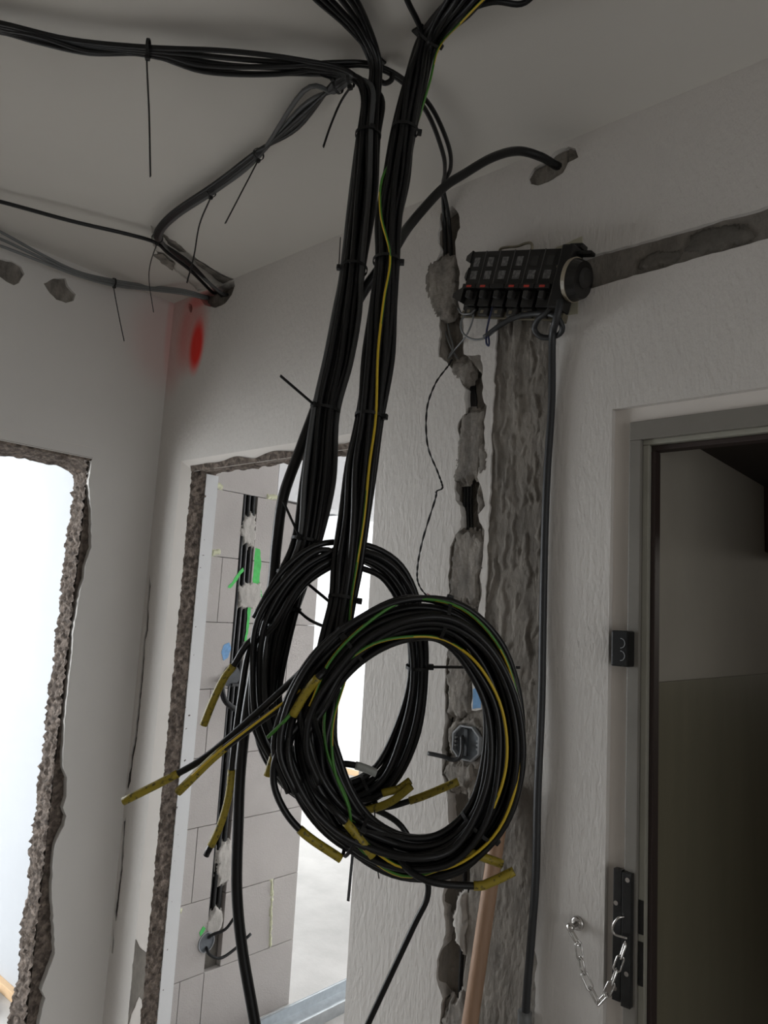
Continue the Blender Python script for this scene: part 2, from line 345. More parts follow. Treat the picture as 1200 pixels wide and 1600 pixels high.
# plaster band and broken jamb of the passage opening
def strip(pts4): return mesh(pts4, [(0, 1, 2, 3)])
V = [(OX0, 0, 0), (.19, .016, 0), (.19, .016, 2.0), (OX0, 0, OZ), (OX1, 0, OZ), (OX1, .016, 2.0)]
link('plaster_band', mesh(V, [(0, 1, 2, 3), (3, 2, 5, 4)]), PB, wall_back)
def jamb(z, t):                                          # left reveal, faces +x
    e = .012*max(0, noise.noise(Vector((z*7, 4, 0))))+.006*noise.noise(Vector((z*30, 2, 0)))
    y = .006-e*.0+(.072+e)*t
    return Vector((.191-.006*fn3(0, y, z, 75, 4), y, z))
link('broken_jamb', field(rng(0, 2.0, .005), rng(0, 1, .07), jamb), CONC, wall_back, True)
link('jamb_plaster', boxes([((.1885, .06, 0), (.1945, .106, 2.0))]), PW, wall_back)
def lint(x, t):
    y = .004+.085*t
    k = min(1, t*5); z = 2.006-.010*fn3(x, y, 0, 22, 4)-.008*noise.noise(Vector((x*14, 0, 3)))
    return Vector((x, y+.0021*(1-k), 1.9985*(1-k)+z*k))
link('broken_lintel', field(rng(.186, .99, .008), rng(0, 1, .1), lint), CONC, wall_back, True)
link('broken_lintel', field(rng(.186, .99, .008), [0, .5, 1], lambda x, t: Vector((x, .006-.004*t, 1.998+.001+t*(.018+.014*noise.noise(Vector((x*11, 7, 0))))))), CONC, wall_back, True)
# chipped plaster beside the jamb near the floor
link('bare_patch', skin_mesh([rough([(.137, .60), (.150, .585), (.189, .57), (.189, .44), (.168, .455), (.150, .41), (.138, .36)], .01, .003, 8)], lambda u, v, d: Vector((u, -.0008+.016*(u-OX0)/(.19-OX0)-d, v)), .0015), MORT, wall_back)
# ---- left wall (x = 0), opening to the bright room
oe = [(144,717),(138,757),(143,800),(143,855),(133,885),(133,897),(125,925),(115,985),(113,1020),(108,1060),(105,1090),(102,1120),(98,1200),(105,1215),(104,1245),(98,1262),(104,1275),(100,1290),(86,1320),(81,1390),(84,1445),(86,1490),(71,1530),(65,1548),(70,1560),(62,1600),(52,1680),(44,1750)]
oe2 = rough(l2(oe), .012, .003, 6)[:-70] if False else None
edge = l2(oe); dens = []
for a, b in zip(edge, edge[1:]):
    k = max(1, int((b-a).length/.012))
    for j in range(k):
        p = a.lerp(b, j/k); dens.append(Vector((p.x+.003*noise.noise(Vector((p.x*50, p.y*60, 0))), p.y)))
dens.append(Vector((edge[-1].x, 0)))
topz = edge[0].y
hL1 = [(-12,412),(0,404),(18,407),(33,417),(38,428),(30,442),(22,446),(10,440),(-3,430)]
hL2 = [(68,443),(85,435),(102,435),(107,447),(113,455),(118,460),(115,470),(103,473),(88,468),(78,458)]
outL = [(-3.0, 0), (-1.15, 0), (-1.15, topz)]+[(p.x, p.y) for p in dens]+[(0, 0), (0, H), (-3.0, H)]
DL = .02
wall_left = struct(link('wall_left', skin_mesh([outL, rough(l2(hL1), .01, .002, 1), rough(l2(hL2), .01, .002, 2)], toL, DL), PLL), 'white plastered wall with a broken-edged opening into the bright room')
link('concrete_core', boxes([((-T, -3.0, 0), (-DL, -1.15, H)), ((-T, -1.15, 2.035), (-DL, -.225, H)), ((-T, -.225, 0), (-DL, 0, H))]), CONC, wall_left)
link('mortar_bed', field(rng(-.62, -.33, .006), rng(2.40, 2.58, .006), lambda y, z: Vector((-.011+.005*fn3(0, y, z, 30, 4), y, z))), PATCH, wall_left, True)
def jambL(z, t):
    wv = .012*noise.noise(Vector((z*6, 9, 0)))+.007*noise.noise(Vector((z*24, 3, 0)))
    x = -.012-(.088+wv*.6)*t
    return Vector((x, -.232+.010*t*noise.noise(Vector((z*9, 1, 2)))+.010*fn3(x, 0, z, 70, 4), z))
link('broken_jamb', field(rng(0, 2.03, .005), rng(0, 1, .06), jambL), CONC, wall_left, True)
link('broken_lintel', field(rng(-1.16, -.22, .008), rng(0, 1, .1), lambda y, t: Vector((-.008-.09*t, y, 2.014-.026*t-.006*fn3(y, t*.1, 0, 30, 4)-.016*max(0, noise.noise(Vector((y*16, 5, 0))))-.03*max(0, 1-abs(y+.225)/.05)))), CONC, wall_left, True)
link('broken_lintel', field(rng(-1.15, -.226, .008), [0, 1], lambda y, t: Vector((-.006+.0065*t, y, 2.005+t*.010))), CONC, wall_left, True)
link('plaster_band', mesh([(0.0005, -1.15, 2.046), (0.0005, -.205, 2.046), (-.014, -.232, 2.013), (-.014, -1.15, 2.013)], [(0, 1, 2, 3)]), PB, wall_left)
# ---- ceiling with the shallow groove that leads to the corner hole
groove = [(236,352),(262,370),(300,399),(335,422),(362,436),(344,444),(318,454),(309,455),(290,436),(268,418),(248,400),(238,380)]
ceiling = struct(link('ceiling', skin_mesh([[(-.0, -3.0), (5.2, -3.0), (5.2, .0), (0, .0)], rough(c2(groove), .012, .005, 3)], toC, .02), PC), 'plastered ceiling with a groove in the corner')
link('groove_bed', field(rng(.1, .62, .008), rng(-.42, -.001, .008), lambda x, y: Vector((x, y, H+.006+.004*fn3(x, y, 0, 22, 4)))), PC, ceiling, True)
for i, pl in enumerate([[(250,362),(262,370),(285,386),(292,394),(280,392),(262,380)], [(240,398),(252,396),(272,412),(270,422),(254,412)], [(300,402),(330,420),(352,434),(364,436),(350,444),(330,430),(310,414)]]):
    link('mortar_patch', skin_mesh([rough(c2(pl), .01, .006, i)], toC, -.0015), PATCH, ceiling)
link('ceiling_slab', boxes([((-4.2, -3.3, H+.02), (5.4, 4.5, H+.12))]), PW, ceiling)
# ---- closing walls of the hall
struct(link('wall_right', boxes([((5.2, -3.0, 0), (5.3, -2.35, H)), ((5.2, -.65, 0), (5.3, .1, H)), ((5.2, -2.35, 2.15), (5.3, -.65, H)), ((5.2, -2.35, 0), (5.3, -.65, .15))]), PL), 'plastered end wall of the hall with an opening added for the fill light')  # unseen end wall, set far off and opened for the added fill light
struct(link('wall_rear', boxes([((-.0, -3.1, 0), (5.3, -3.0, H))]), PL), 'plain plastered wall behind the viewer')
# ---- bright room on the left
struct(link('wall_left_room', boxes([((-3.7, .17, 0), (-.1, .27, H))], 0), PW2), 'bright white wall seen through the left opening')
struct(link('wall_left_room_outer', boxes([((-3.7, -3.2, 0), (-3.6, -2.8, H)), ((-3.7, -.7, 0), (-3.6, .27, H)), ((-3.7, -2.8, 0), (-3.6, -.7, .65)), ((-3.7, -2.8, 2.2), (-3.6, -.7, H)), ((-3.7, -3.3, 0), (-2.6, -3.2, H)), ((-.9, -3.3, 0), (0, -3.2, H)), ((-2.6, -3.3, 0), (-.9, -3.2, .65)), ((-2.6, -3.3, 2.2), (-.9, -3.2, H)), ((-.1, -3.2, 0), (-.0, -3.0, H))]), PW), 'white walls and window of the left room')
tr = struct(link('trim_1', boxes([((-3.6, .145, 0), (-.1, .17, .035))], .003), BEIGE), 'beige edge strip along the white wall')
for i, (x, y, s) in enumerate([(-1.02, .09, .05), (-.93, .05, .07)]):
    o = link('rubble_lump', lump([(x-s, y-.02), (x-.01, y-.035), (x+s, y-.01), (x+s*.6, y+.03), (x-s*.5, y+.035)], lambda u, v, d: Vector((u, v, d)), 0.0, .025, i), PATCHL)
    tag(o, ['small pale rubble lump on the floor of the bright left room', 'larger pale rubble lump nearest the left opening on the floor'][i], 'rubble')
# ---- aerated block wall behind the passage opening
wall_block = struct(empty('wall_block', (AX, .6, 0)), 'grey aerated block wall behind the passage opening')
core = link('wall_backing', boxes([((AX-.12, .10, 0), (AX-.03, .93, 2.04)), ((AX-.12, .10, 2.0405), (AX-.03, .679, H))]), AACM); keep(core, wall_block)
ZC = [0, .247, .507, .77, 1.02, 1.27, 1.52, 1.77, 2.03, 2.28, 2.6]
JY = [.405, .815, .425, .82, .428, .80, .431, .80, .68, .43]
CH0, CH1 = .508, .578
def blk(y0, y1, z0, z1):
    g = .0012; me = boxes([((AX-.03, y0+g, z0+g), (AX+random.uniform(-.0006, .0006), y1-g, z1-g))], .0012)
    keep(link('block', me, AAC), wall_block)
for k in range(len(ZC)-1):
    z0, z1 = ZC[k], ZC[k+1]; end = .945 if k < 8 else .68
    ys = [.10, JY[k], end] if JY[k] < end else [.10, end]
    for y0, y1 in zip(ys, ys[1:]):
        if y0 < CH0 and y1 > CH1 and z1 < 2.2:
            blk(y0, CH0, z0, z1); blk(CH1, y1, z0, z1) if z0 > .2 else blk(CH0, y1, z0, z1)
        else: blk(y0, y1, z0, z1)
lint_p = link('plaster_lintel', boxes([((AX-.12, .6795, 2.04), (AX, 2.2, H))]), PW); keep(lint_p, wall_block)
# chase fillings in the block wall
for i, pl in enumerate([[(375,832),(380,812),(392,800),(400,805),(401,840),(395,858),(385,852),(378,845)], [(372,915),(385,910),(408,908),(409,945),(395,952),(373,950)], [(380,1000),(396,995),(396,1045),(385,1058),(378,1040)], [(340,1330),(346,1318),(362,1312),(365,1350),(358,1380),(342,1385),(339,1360)], [(322,1450),(326,1432),(338,1418),(350,1425),(349,1448),(338,1460),(326,1462)], [(366,1150),(380,1150),(376,1230),(364,1228)]]):
    o = link('gypsum_fill', lump(a2(pl), toA, .012, -.003, i), PATCHL, smooth=True); keep(o, wall_block)
    o['label'] = 'smeared gypsum filling the cable chase'
chback = link('chase_floor', boxes([((AX-.031, CH0-.01, .2), (AX-.024, CH1+.01, 2.2))]), MORTD); keep(chback, wall_block)
for i, pl in enumerate([[(329,751),(349,757),(348,764),(330,760)], [(416,772),(438,775),(439,781),(418,779)], [(330,858),(345,858),(343,866),(332,868)], [(277,1420),(285,1420),(283,1426),(275,1425)], [(423,1375),(427,1372),(424,1478),(420,1478)]]):
    o = link('foam_blob', lump(a2(pl), toA, .002, -.005, i+20), FOAM, smooth=True); keep(o, wall_block)
for i, (pl, mt, nm) in enumerate([([(399,856),(406,858),(408,880),(405,905),(410,935),(413,955),(408,950),(403,915),(394,912),(397,880)], GRNP, 'green_paint_mark'), ([(379,886),(381,892),(360,920),(356,918)], GRNP, 'green_paint_mark'), ([(388,945),(393,945),(384,1015),(381,1012)], GRNP, 'green_paint_mark'), ([(311,1458),(318,1446),(322,1450),(313,1464)], GRNP, 'green_paint_mark'), ([(346,1020),(349,1008),(358,1004),(361,1012),(356,1028),(349,1032)], BLUP, 'blue_paint_mark')]):
    o = link(nm, skin_mesh([rough(a2(pl), .008, .004, i)], toA, -.0008), mt); keep(o, wall_block)
# ---- far bright room, passage walls
struct(link('wall_far_room', boxes([((-4.1, 4.25, 0), (1.4, 4.4, H)), ((-4.1, .27, 0), (-4.0, 1.1, H)), ((-4.1, 3.3, 0), (-4.0, 4.4, H)), ((-4.1, 1.1, 0), (-4.0, 3.3, .6)), ((-4.1, 1.1, 2.25), (-4.0, 3.3, H))]), PW), 'overexposed white walls of the far room')
struct(link('trim_2', boxes([((-4.0, 4.225, 0), (1.3, 4.25, .05))], .003), BEIGE), 'beige edge strip at the foot of the far wall')
struct(link('wall_passage', boxes([((1.3, .1, 0), (1.4, 4.3, H)), ((-.31, 2.1, 0), (-.19, 4.25, H))]), PW), 'white side walls of the passage')
# ---- stairwell behind the entrance door
SX = 1.655
stw = struct(link('wall_stairwell', boxes([((SX-.03, .05, 1.495), (SX, 3.0, H)), ((2.9, .1, 0), (3.0, 3.0, H)), ((1.6, 3.0, 0), (3.0, 3.1, H))]), STW), 'dim cream upper wall of the stairwell')
link('dado', boxes([((SX-.03, .05, 0), (SX+.003, 3.0, 1.495))]), DADO, stw)
link('soffit', boxes([((SX, .1, 1.972), (2.9, 3.0, 2.05))]), DARKC, stw)
link('beam', boxes([((SX, .755, 1.80), (2.9, 1.05, 1.972))], .004), MAR, stw)
# ---- entrance door opening
d1 = struct(empty('door_1', (1.62, 0, 0)), 'open entrance doorway with a grey painted steel frame')
keep(link('plaster_reveal', boxes([((DX0, .014, 0), (1.625, .04, 1.9715)), ((DX0, .014, 1.9715), (DX1, .04, 2.0))]), PB), d1)
keep(link('door_frame', boxes([((1.618, .004, 0), (1.640, .06, 1.9355)), ((1.618, .0042, 1.9357), (2.53, .0598, 1.9712)), ((2.505, .004, 0), (2.53, .06, 1.9355))], .0015), FRAME), d1)
keep(link('frame_lip', boxes([((1.640, .012, 0), (1.652, .058, 1.926)), ((1.640, .0122, 1.9262), (2.505, .0578, 1.936))], .002), FRAMEL), d1)
keep(link('gasket', boxes([((1.652, .022, 0), (1.660, .048, 1.916)), ((1.652, .0222, 1.9162), (2.505, .0478, 1.926))], .002), GASK), d1)

# ================================================================== CABLES
R0 = .0047
def slots(k):
    return [(math.sqrt((i+.5)/k)*math.cos(i*2.39996), math.sqrt((i+.5)/k)*math.sin(i*2.39996)) for i in range(k)]
class Bundle:
    def __init__(s, keys, twist):
        s.px = keys; s.C = [k[2] if isinstance(k[2], Vector) else P(k[0], k[1], k[2]) for k in keys]; s.R = [k[3] for k in keys]; s.F = []
        n = len(s.C)
        for i in range(n):
            t = (s.C[min(i+1, n-1)]-s.C[max(i-1, 0)]).normalized(); N = t.cross(FW).normalized(); s.F.append((t, N, N.cross(t).normalized()))
        s.tw = twist
    def at(s, k, ab, jit=0):
        a, b = ab; c_, s_ = math.cos(s.tw*k), math.sin(s.tw*k); a, b = a*c_-b*s_, a*s_+b*c_
        t, N, B = s.F[k]; R = s.R[k]
        return s.C[k]+N*((a+random.uniform(-jit, jit))*R)+B*((b+random.uniform(-jit, jit))*R)
    def near(s, px, py):
        best = min(range(len(s.px)-1), key=lambda i: min((s.px[i][0]+(s.px[i+1][0]-s.px[i][0])*t-px)**2+(s.px[i][1]+(s.px[i+1][1]-s.px[i][1])*t-py)**2 for t in (0, .25, .5, .75, 1)))
        i = best; t = min((j/20 for j in range(21)), key=lambda t: (s.px[i][0]+(s.px[i+1][0]-s.px[i][0])*t-px)**2+(s.px[i][1]+(s.px[i+1][1]-s.px[i][1])*t-py)**2)
        q = catmull(s.C[max(0, i-1):i+3], 20); off = 20*(i-max(0, i-1)); j = off+int(t*19)
        return q[j], (q[min(j+1, len(q)-1)]-q[max(j-1, 0)]).normalized(), s.R[i]*(1-t)+s.R[i+1]*t
def tape_end(o, q, n0, n1, r, material=YEL, name='tape_sleeve'):
    me = tube_mesh(q[n0:n1], r+.0012, 8); t = link(name, me, material, o, True); return t
def arc_index(q, dist):
    s = 0
    for i in range(len(q)-1, 0, -1):
        s += (q[i]-q[i-1]).length
        if s >= dist: return i-1
    return 0
ends_done = []
def make_cable(name, pts, label, group, r=R0, material=BLK, tape=0, tip=0, stripe=False, tapemat=YEL, n=6):
    o, q = cable(name, pts, r, material, n=n, stripe=stripe)
    tag(o, label, 'cable', group)
    if tape:
        i0 = arc_index(q, tape+tip); i1 = arc_index(q, tip)+1 if tip else len(q)
        tape_end(o, q, i0, i1, r, tapemat)
    return o
# ---- left bundle and the rear coil
K1 = [(583,100,P(583,100,1.325),.020),(580,150,1.325,.021),(575,215,1.315,.0205),(568,310,1.30,.024),(552,425,1.26,.021),(543,490,1.24,.024),(528,565,1.225,.024),(508,645,1.21,.0215),(494,750,1.19,.027),(478,850,1.165,.022),(450,920,1.15,.025),(424,1010,1.14,.026),(414,1090,1.135,.026),(428,1165,1.13,.026),(468,1222,1.13,.025),(530,1243,1.13,.020),(592,1218,1.135,.020),(632,1150,1.14,.018),(652,1060,1.14,.015),(646,970,1.135,.017),(612,897,1.13,.020),(560,866,1.125,.021),(508,872,1.12,.021),(458,908,1.11,.022),(418,972,1.105,.024),(405,1050,1.105,.024),(410,1130,1.105,.024),(440,1200,1.105,.024)]
B1 = Bundle(K1, .22)
up = [(488,-6),(500,-6),(512,-6),(528,-8),(542,-8),(552,-8)]
def ext(l, dist, z=None):
    d = (l[0]-l[1]); d.z = 0; d.normalize(); out = []
    for f in (dist, dist*.55, dist*.28, dist*.11):
        p = l[0]+d*f; out.append(Vector((max(.03, min(5.1, p.x)), max(-2.9, min(-.03, p.y)), l[0].z)))
    return out+l
srcU = [[CE(x-45, -60, .03), CE(x, y, .03), P((x+583)/2+10, 45, 1.275)] for x, y in up]
srcU = [ext(l, 1.1) for l in srcU]
srcA = [[CE(-60, 28+6*i, .03), CE(0, 36+4*i, .03), CE(110, 62+3*i, .034), CE(230, 74+4*i, .036), CE(360, 80+11*i, .04), CE(470, 94+7*i, .04), CE(545, 112+3*i, .045)] for i in range(4)]
srcA = [ext(l, .9) for l in srcA]
hD = WB(345, 458, -.03)
srcB = []
for i in range(6):
    j = (i-2.5)
    srcB.append([hD+Vector((.004*j, .03, .004*j)), WB(342+2*j, 456+j, .01), CE(300+j, 416+2*j, .014), CE(258+j, 384+j, .02), CE(247+2*j, 366, .03), CE(272+2*j, 336+j, .03), CE(340+j, 290+2*j, .03), CE(404, 240+2*j, .03), CE(470+2*j, 176+[24, 14, 6, -3, -10, -34][i], .03+.006*(i % 3)), CE(522, 136+3*j, .042), CE(553, 122+j, .046)])
S1 = slots(16); S1c = slots(14)
GB1 = 'cables of the left hanging bundle'
def b1_path(i, a, b, src, end=None, jit=.10, turn2=14):
    pts = list(src)
    for k in range(a, b+1):
        if k < 15: ab = S1[i]
        else: ab = S1c[i % 14]
        if k >= 22: ab = S1[(i*5+3) % 16]
        pts.append(B1.at(k, ab, jit))
    return pts+(end or [])
def E(lst, d): return [P(x, y, d) for x, y in lst]
b1_ends = {
 0: (24, E([(388,1005),(365,1040),(350,1060),(333,1095),(318,1133)], 1.09), .095, 0, 'black cable at the left with a short yellow-taped end beside the rear coil'),
 1: (24, E([(392,1010),(376,1090),(364,1180),(358,1240),(344,1290),(322,1337)], 1.10), .115, .014, 'black cable hanging left with yellow tape and a bare black tip'),
 2: (15, E([(590,1262),(650,1248),(716,1221)], 1.12), .07, 0, 'black cable from the rear coil with yellow end pointing right at the socket box'),
 3: (15, E([(570,1250),(602,1238),(622,1233),(641,1220)], 1.11), .045, 0, 'black cable end with upper of two short yellow tapes below the rear coil'),
 4: (15, E([(545,1268),(580,1264),(612,1252),(643,1228)], 1.10), .08, 0, 'black cable end with lower of two yellow tapes below the rear coil'),
 5: (14, E([(500,1205),(530,1194),(560,1197),(588,1208)], 1.06), .032, 0, 'black cable end wrapped in pale grey tape inside the coils'),
 6: (15, E([(580,1262),(628,1292),(662,1360),(668,1400),(645,1450),(575,1600),(555,1650),(520,1760)], 1.14)+[P(505, 1850, 1.14), Vector((P(490, 1950, 1.14).x, P(490, 1950, 1.14).y, .02))], 0, 0, 'single black cable dropping from the coils in a bend to the floor'),
}
for i in range(16):
    src = [srcU[i]] if False else (srcU[i] if i < 6 else (srcA[i-6] if i < 10 else srcB[i-10]))
    if i in (3, 4): src = srcB[i-3]
    if i in (10, 11): src = srcU[i-7]
    if i in b1_ends:
        b, e, tp, tip, lab = b1_ends[i]
        make_cable('cable', b1_path(i, 1 if i >= 6 or i in (3, 4) else 0, b, src, e), lab, None, tape=tp, tip=tip, tapemat=WTAPE if i == 5 else YEL)
    else:
        b = 27 if i % 3 else 24
        mt = GRY if i in (14, 15) else BLK
        make_cable('cable', b1_path(i, 1 if i >= 6 and i not in (10, 11) else 0, b, src), 'grey cable in the left bundle and rear coil' if mt is GRY else 'black cable of the left hanging bundle wound into the rear coil', 'grey cables of the left bundle' if mt is GRY else GB1, material=BLK if mt is GRY else mt) if mt is BLK else make_cable('cable', src+[B1.at(k, S1[i], .1) for k in range(1, 14)], 'grey cable joining the left bundle from the corner hole', 'grey cables of the left bundle', material=GRY2)
# ---- right bundle and the front coil
ring2 = [(518,1020,1.06),(506,1100,1.04),(505,1170,1.03),(525,1245,1.02),(567,1303,1.01),(632,1337,1.0),(703,1328,1.0),(760,1275,1.0),(788,1190,1.005),(786,1100,1.01),(757,1023,1.01),(705,973,1.01),(640,966,1.005),(575,990,1.0),(520,1035,.995),(480,1095,.99),(466,1165,.985),(485,1232,.985),(527,1285,.985),(585,1322,.985),(650,1340,.985),(712,1325,.99),(765,1270,.99),(790,1190,.995),(786,1100,1.0),(755,1020,1.0),(703,972,1.0),(640,966,.995),(575,992,.99),(520,1038,.985),(478,1100,.98),(462,1165,.978),(480,1225,.978)]
K2 = [(775,-55,CE(775,-55,.035),.026),(715,5,CE(715,5,.035),.026),(668,62,CE(668,62,.035),.021),(648,130,1.255,.022),(632,207,1.25,.0205),(620,280,1.235,.0225),(608,345,1.22,.0225),(604,412,1.20,.020),(597,480,1.185,.0235),(589,560,1.165,.024),(577,655,1.145,.0205),(565,730,1.13,.025),(556,810,1.115,.024),(545,880,1.10,.0215),(535,942,1.085,.0195)]
n0 = len(K2)
for i, (x, y, d) in enumerate(ring2): K2.append((x, y, d, .022 if i < 3 else (.0275 if i < 14 else .0275)))
B2 = Bundle(K2, .2)
NB2 = 19; S2 = slots(NB2); S2c = slots(30); perm = list(range(30)); random.shuffle(perm)
GB2 = 'cables of the right hanging bundle'
def b2_path(i, b, end=None, jit=.09, a=0, pre=None):
    pts = ext(list(pre), .8) if pre else ext([CE(900+4*i, -125+6*(i % 4), .03), B2.C[0]], .9)[:-1]
    for k in range(a, b+1):
        if k < n0+2: ab = S2[i]
        elif k < n0+16: ab = S2c[perm[i]]
        else: ab = S2c[perm[(i+NB2) % 30]]
        pts.append(B2.at(k, ab, jit))
    return pts+(end or [])
KE = n0
b2_ends = {
 0: (KE+14, E([(470,1080),(405,1128),(340,1178),(278,1238)], .985), .08, 0, 'black cable with thin yellow wire alongside ending in yellow tape at lower left'),
 1: (KE+14, E([(455,1065),(395,1120),(325,1180),(268,1214),(193,1252)], 1.0), .075, 0, 'black cable reaching farthest left with a long yellow-taped tip'),
 2: (KE+15, E([(440,1165),(427,1215),(442,1262),(475,1302),(533,1342)], .97), .06, 0, 'black cable hanging left of the front coil with yellow taped end'),
 3: (KE+19, E([(655,1371),(740,1384),(770,1377),(803,1361)], .96), .056, 0, 'lowest black cable under the front coil with yellow end toward the stick'),
 4: (KE+21, E([(722,1330),(748,1337),(785,1350)], .985), .055, 0, 'black cable leaving the front coil bottom with yellow end behind the stick'),
 5: (KE+17, E([(520,1265),(545,1290),(583,1338)], .962), .055, 0, 'cable with broad yellow tape on the lower left of the front coil'),
 6: (KE+18, E([(560,1296),(590,1307),(612,1308)], 1.0), .045, 0, 'cable with short yellow stub inside the bottom of the front coil'),
 7: (KE+14, E([(505,1050),(480,1080),(457,1118)], .962), .06, 0, 'cable with worn yellow tape on the upper left of the front coil'),
 8: (KE+15, E([(463,1105),(455,1130),(447,1153)], 1.01), .045, 0, 'cable with yellow end pointing down inside the left of the front coil'),
 9: (KE+15, E([(450,1130),(428,1180),(418,1212)], 1.05), .03, 0, 'cable with tiny yellow end behind the left of the front coil'),
}
for i in range(NB2-2):
    pre = None
    if i == 12: pre = [CE(620, -40, .03), CE(637, 2, .035)]
    if i == 13: pre = [CE(850, -18, .03), CE(815, 6, .04), CE(770, 3, .04), CE(725, 22, .045)]
    a = 2 if pre else 0
    if i in b2_ends:
        b, e, tp, tip, lab = b2_ends[i]
        make_cable('cable', b2_path(i, b, e, a=a, pre=pre), lab, None, tape=tp)
    elif pre:
        make_cable('cable', b2_path(i, len(K2)-1, a=a, pre=pre), ['black cable arriving over the top edge into the right bundle', 'black cable curling in from the upper right into the right bundle'][i-12], None)
    else:
        make_cable('cable', b2_path(i, len(K2)-1), 'black cable of the right hanging bundle wound into the front coil', GB2)
# two green-and-yellow earth wires riding on the front of the bundle
def surf(k, ang, f=1.08): 
    t, N, B = B2.F[k]; return B2.C[k]+N*(math.cos(ang)*B2.R[k]*f)+B*(math.sin(ang)*B2.R[k]*f)
def toward(k):            # angle of the side that faces the viewer
    t, N, B = B2.F[k]; v = (CAM-B2.C[k]); return math.atan2(v.dot(B), v.dot(N))
def side(k, px):
    """angle offset on the visible surface so the wire shows at a lateral px offset"""
    return px
def wire_pts(spec):
    out = []
    for k, off in spec:
        a = toward(k); t, N, B = B2.F[k]; sgn = 1 if N.dot(RT) > 0 else -1
        out.append(surf(k, a+off))
    return out
def lateral(k, frac, back=False):
    """point on the viewer-facing half at lateral fraction (-1 outer N side .. 1)"""
    t, N, B = B2.F[k]; R = B2.R[k]+.0015; f = frac; dep = math.sqrt(max(0, 1-f*f))*(-1 if back else 1)
    v = CAM-B2.C[k]; s = 1 if v.dot(B) > 0 else -1
    return B2.C[k]+N*(f*R)+B*(s*dep*R)
def latseq(seq): return [lateral(k, f) for k, f in seq]
sgn0 = 1 if B2.F[6][1].dot(RT) > 0 else -1
base = ext([CE(905, -118, .03), B2.C[0]], .9)[:-1]
w1 = base+latseq([(0, sgn0*1.15), (1, sgn0*1.15), (2, sgn0*1.05), (3, sgn0*1.02)])+[lateral(4, sgn0*.5, True), lateral(5, -sgn0*.92)]+latseq([(6, -sgn0*.6), (7, sgn0*.25), (8, sgn0*.1), (9, sgn0*.05), (10, sgn0*.45), (11, sgn0*.45), (12, sgn0*.5), (13, sgn0*.55), (14, sgn0*.6), (15, sgn0*.9), (16, sgn0*.2), (17, sgn0*.3)])
def ringlat(k, out): return lateral(k, out*(1 if B2.F[k][1].dot(P(632, 1150, 1.0)-B2.C[k]) < 0 else -1))
w1 += [ringlat(k, f) for k, f in [(18, -.6), (19, -.2), (20, .1), (21, .3), (22, .5), (23, .55), (24, .6), (25, .75), (26, .85), (27, .9), (28, .5), (29, .2), (30, -.2)]]
make_cable('earth_wire', w1, 'yellow and green earth wire on the face of the right bundle and outer coil', None, r=.0021, stripe=True)
w2 = [ringlat(k, f) for k, f in [(19, .2), (20, .55), (21, .1), (22, -.2), (23, -.1), (24, -.2), (25, -.5), (26, -.8), (27, -.75), (28, -.4), (29, -.2)]]
make_cable('earth_wire', [P(540, 1060, 1.03), P(520, 1130, 1.0), P(522, 1200, .985), P(545, 1262, .975)]+w2, 'second earth wire inside the front coil, green where it crosses the bottom', None, r=.0021, stripe=True)
make_cable('earth_wire', [P(470, 1095, .965), P(450, 1120, .96), P(438, 1133, .96), P(418, 1152, .965)], 'short green earth wire end sticking out left of the front coil', None, r=.0024, material=GRNW)
o = make_cable('earth_wire', [P(470, 1078, .976), P(405, 1126, .976), P(340, 1176, .976), P(300, 1212, .976)], 'thin yellow wire lying along the lower left taped cable', None, r=.0016, material=YELW)
# ---- two cables from the left run that cross over to the wall chase
for i in range(2):
    pts = [CE(-60, 44+5*i, .03), CE(0, 46+4*i, .03), CE(60, 56+10*i, .036), CE(140, 80+3*i, .04), CE(232, 80+5*i, .034), CE(320, 102+10*i, .045), CE(430, 104+12*i, .05), CE(520, 98+6*i, .03), CE(580, 100+4*i, .02), CE(628, 122+6*i, .02), WB(672-4*i, 165+12*i, .28), WB(700-8*i, 225+14*i, .17), WB(704-9*i, 262+8*i, .10), WB(693-1*i, 290, .05), WB(699-6*i, 326, .012), WB(702-7*i, 352, -.010), WB(704-8*i, 385, -.012), WB(706-8*i, 430, -.016)]
    pts = ext(pts, .9)
    make_cable('cable', pts, ['black cable running from the left over the hook into the wall chase, upper one', 'black cable running from the left over the hook into the wall chase, lower one'][i], None)
# ---- cables to the corner hole
make_cable('cable', ext([CE(-70, 300, .03), CE(0, 315, .03), CE(110, 345, .035), CE(200, 366, .03), CE(243, 379, .025), CE(262, 395, .02), CE(300, 425, .02), WB(330, 455, .01), WB(338, 458, -.03)], .8), 'single black cable along the ceiling from the left edge to the corner groove', None, r=.0052)
for i in range(3):
    make_cable('cable', ext([CE(-70, 330+16*i, .03), WL(0, 362+11*i, .04), WL(60, 395+6*i, .05), WL(120, 424+3*i, .05), WL(178, 438+4*i, .05), WL(235, 447+3*i, .05), hit(285, 453+3*i, 1, -.08), WB(318, 462+2*i, .015), WB(326, 464+i, -.03)], .8), ['grey cable sagging highest along the left wall to the corner', 'middle grey cable sagging along the left wall to the corner', 'grey cable sagging lowest along the left wall to the corner'][i], None, r=.0042, material=GRY)
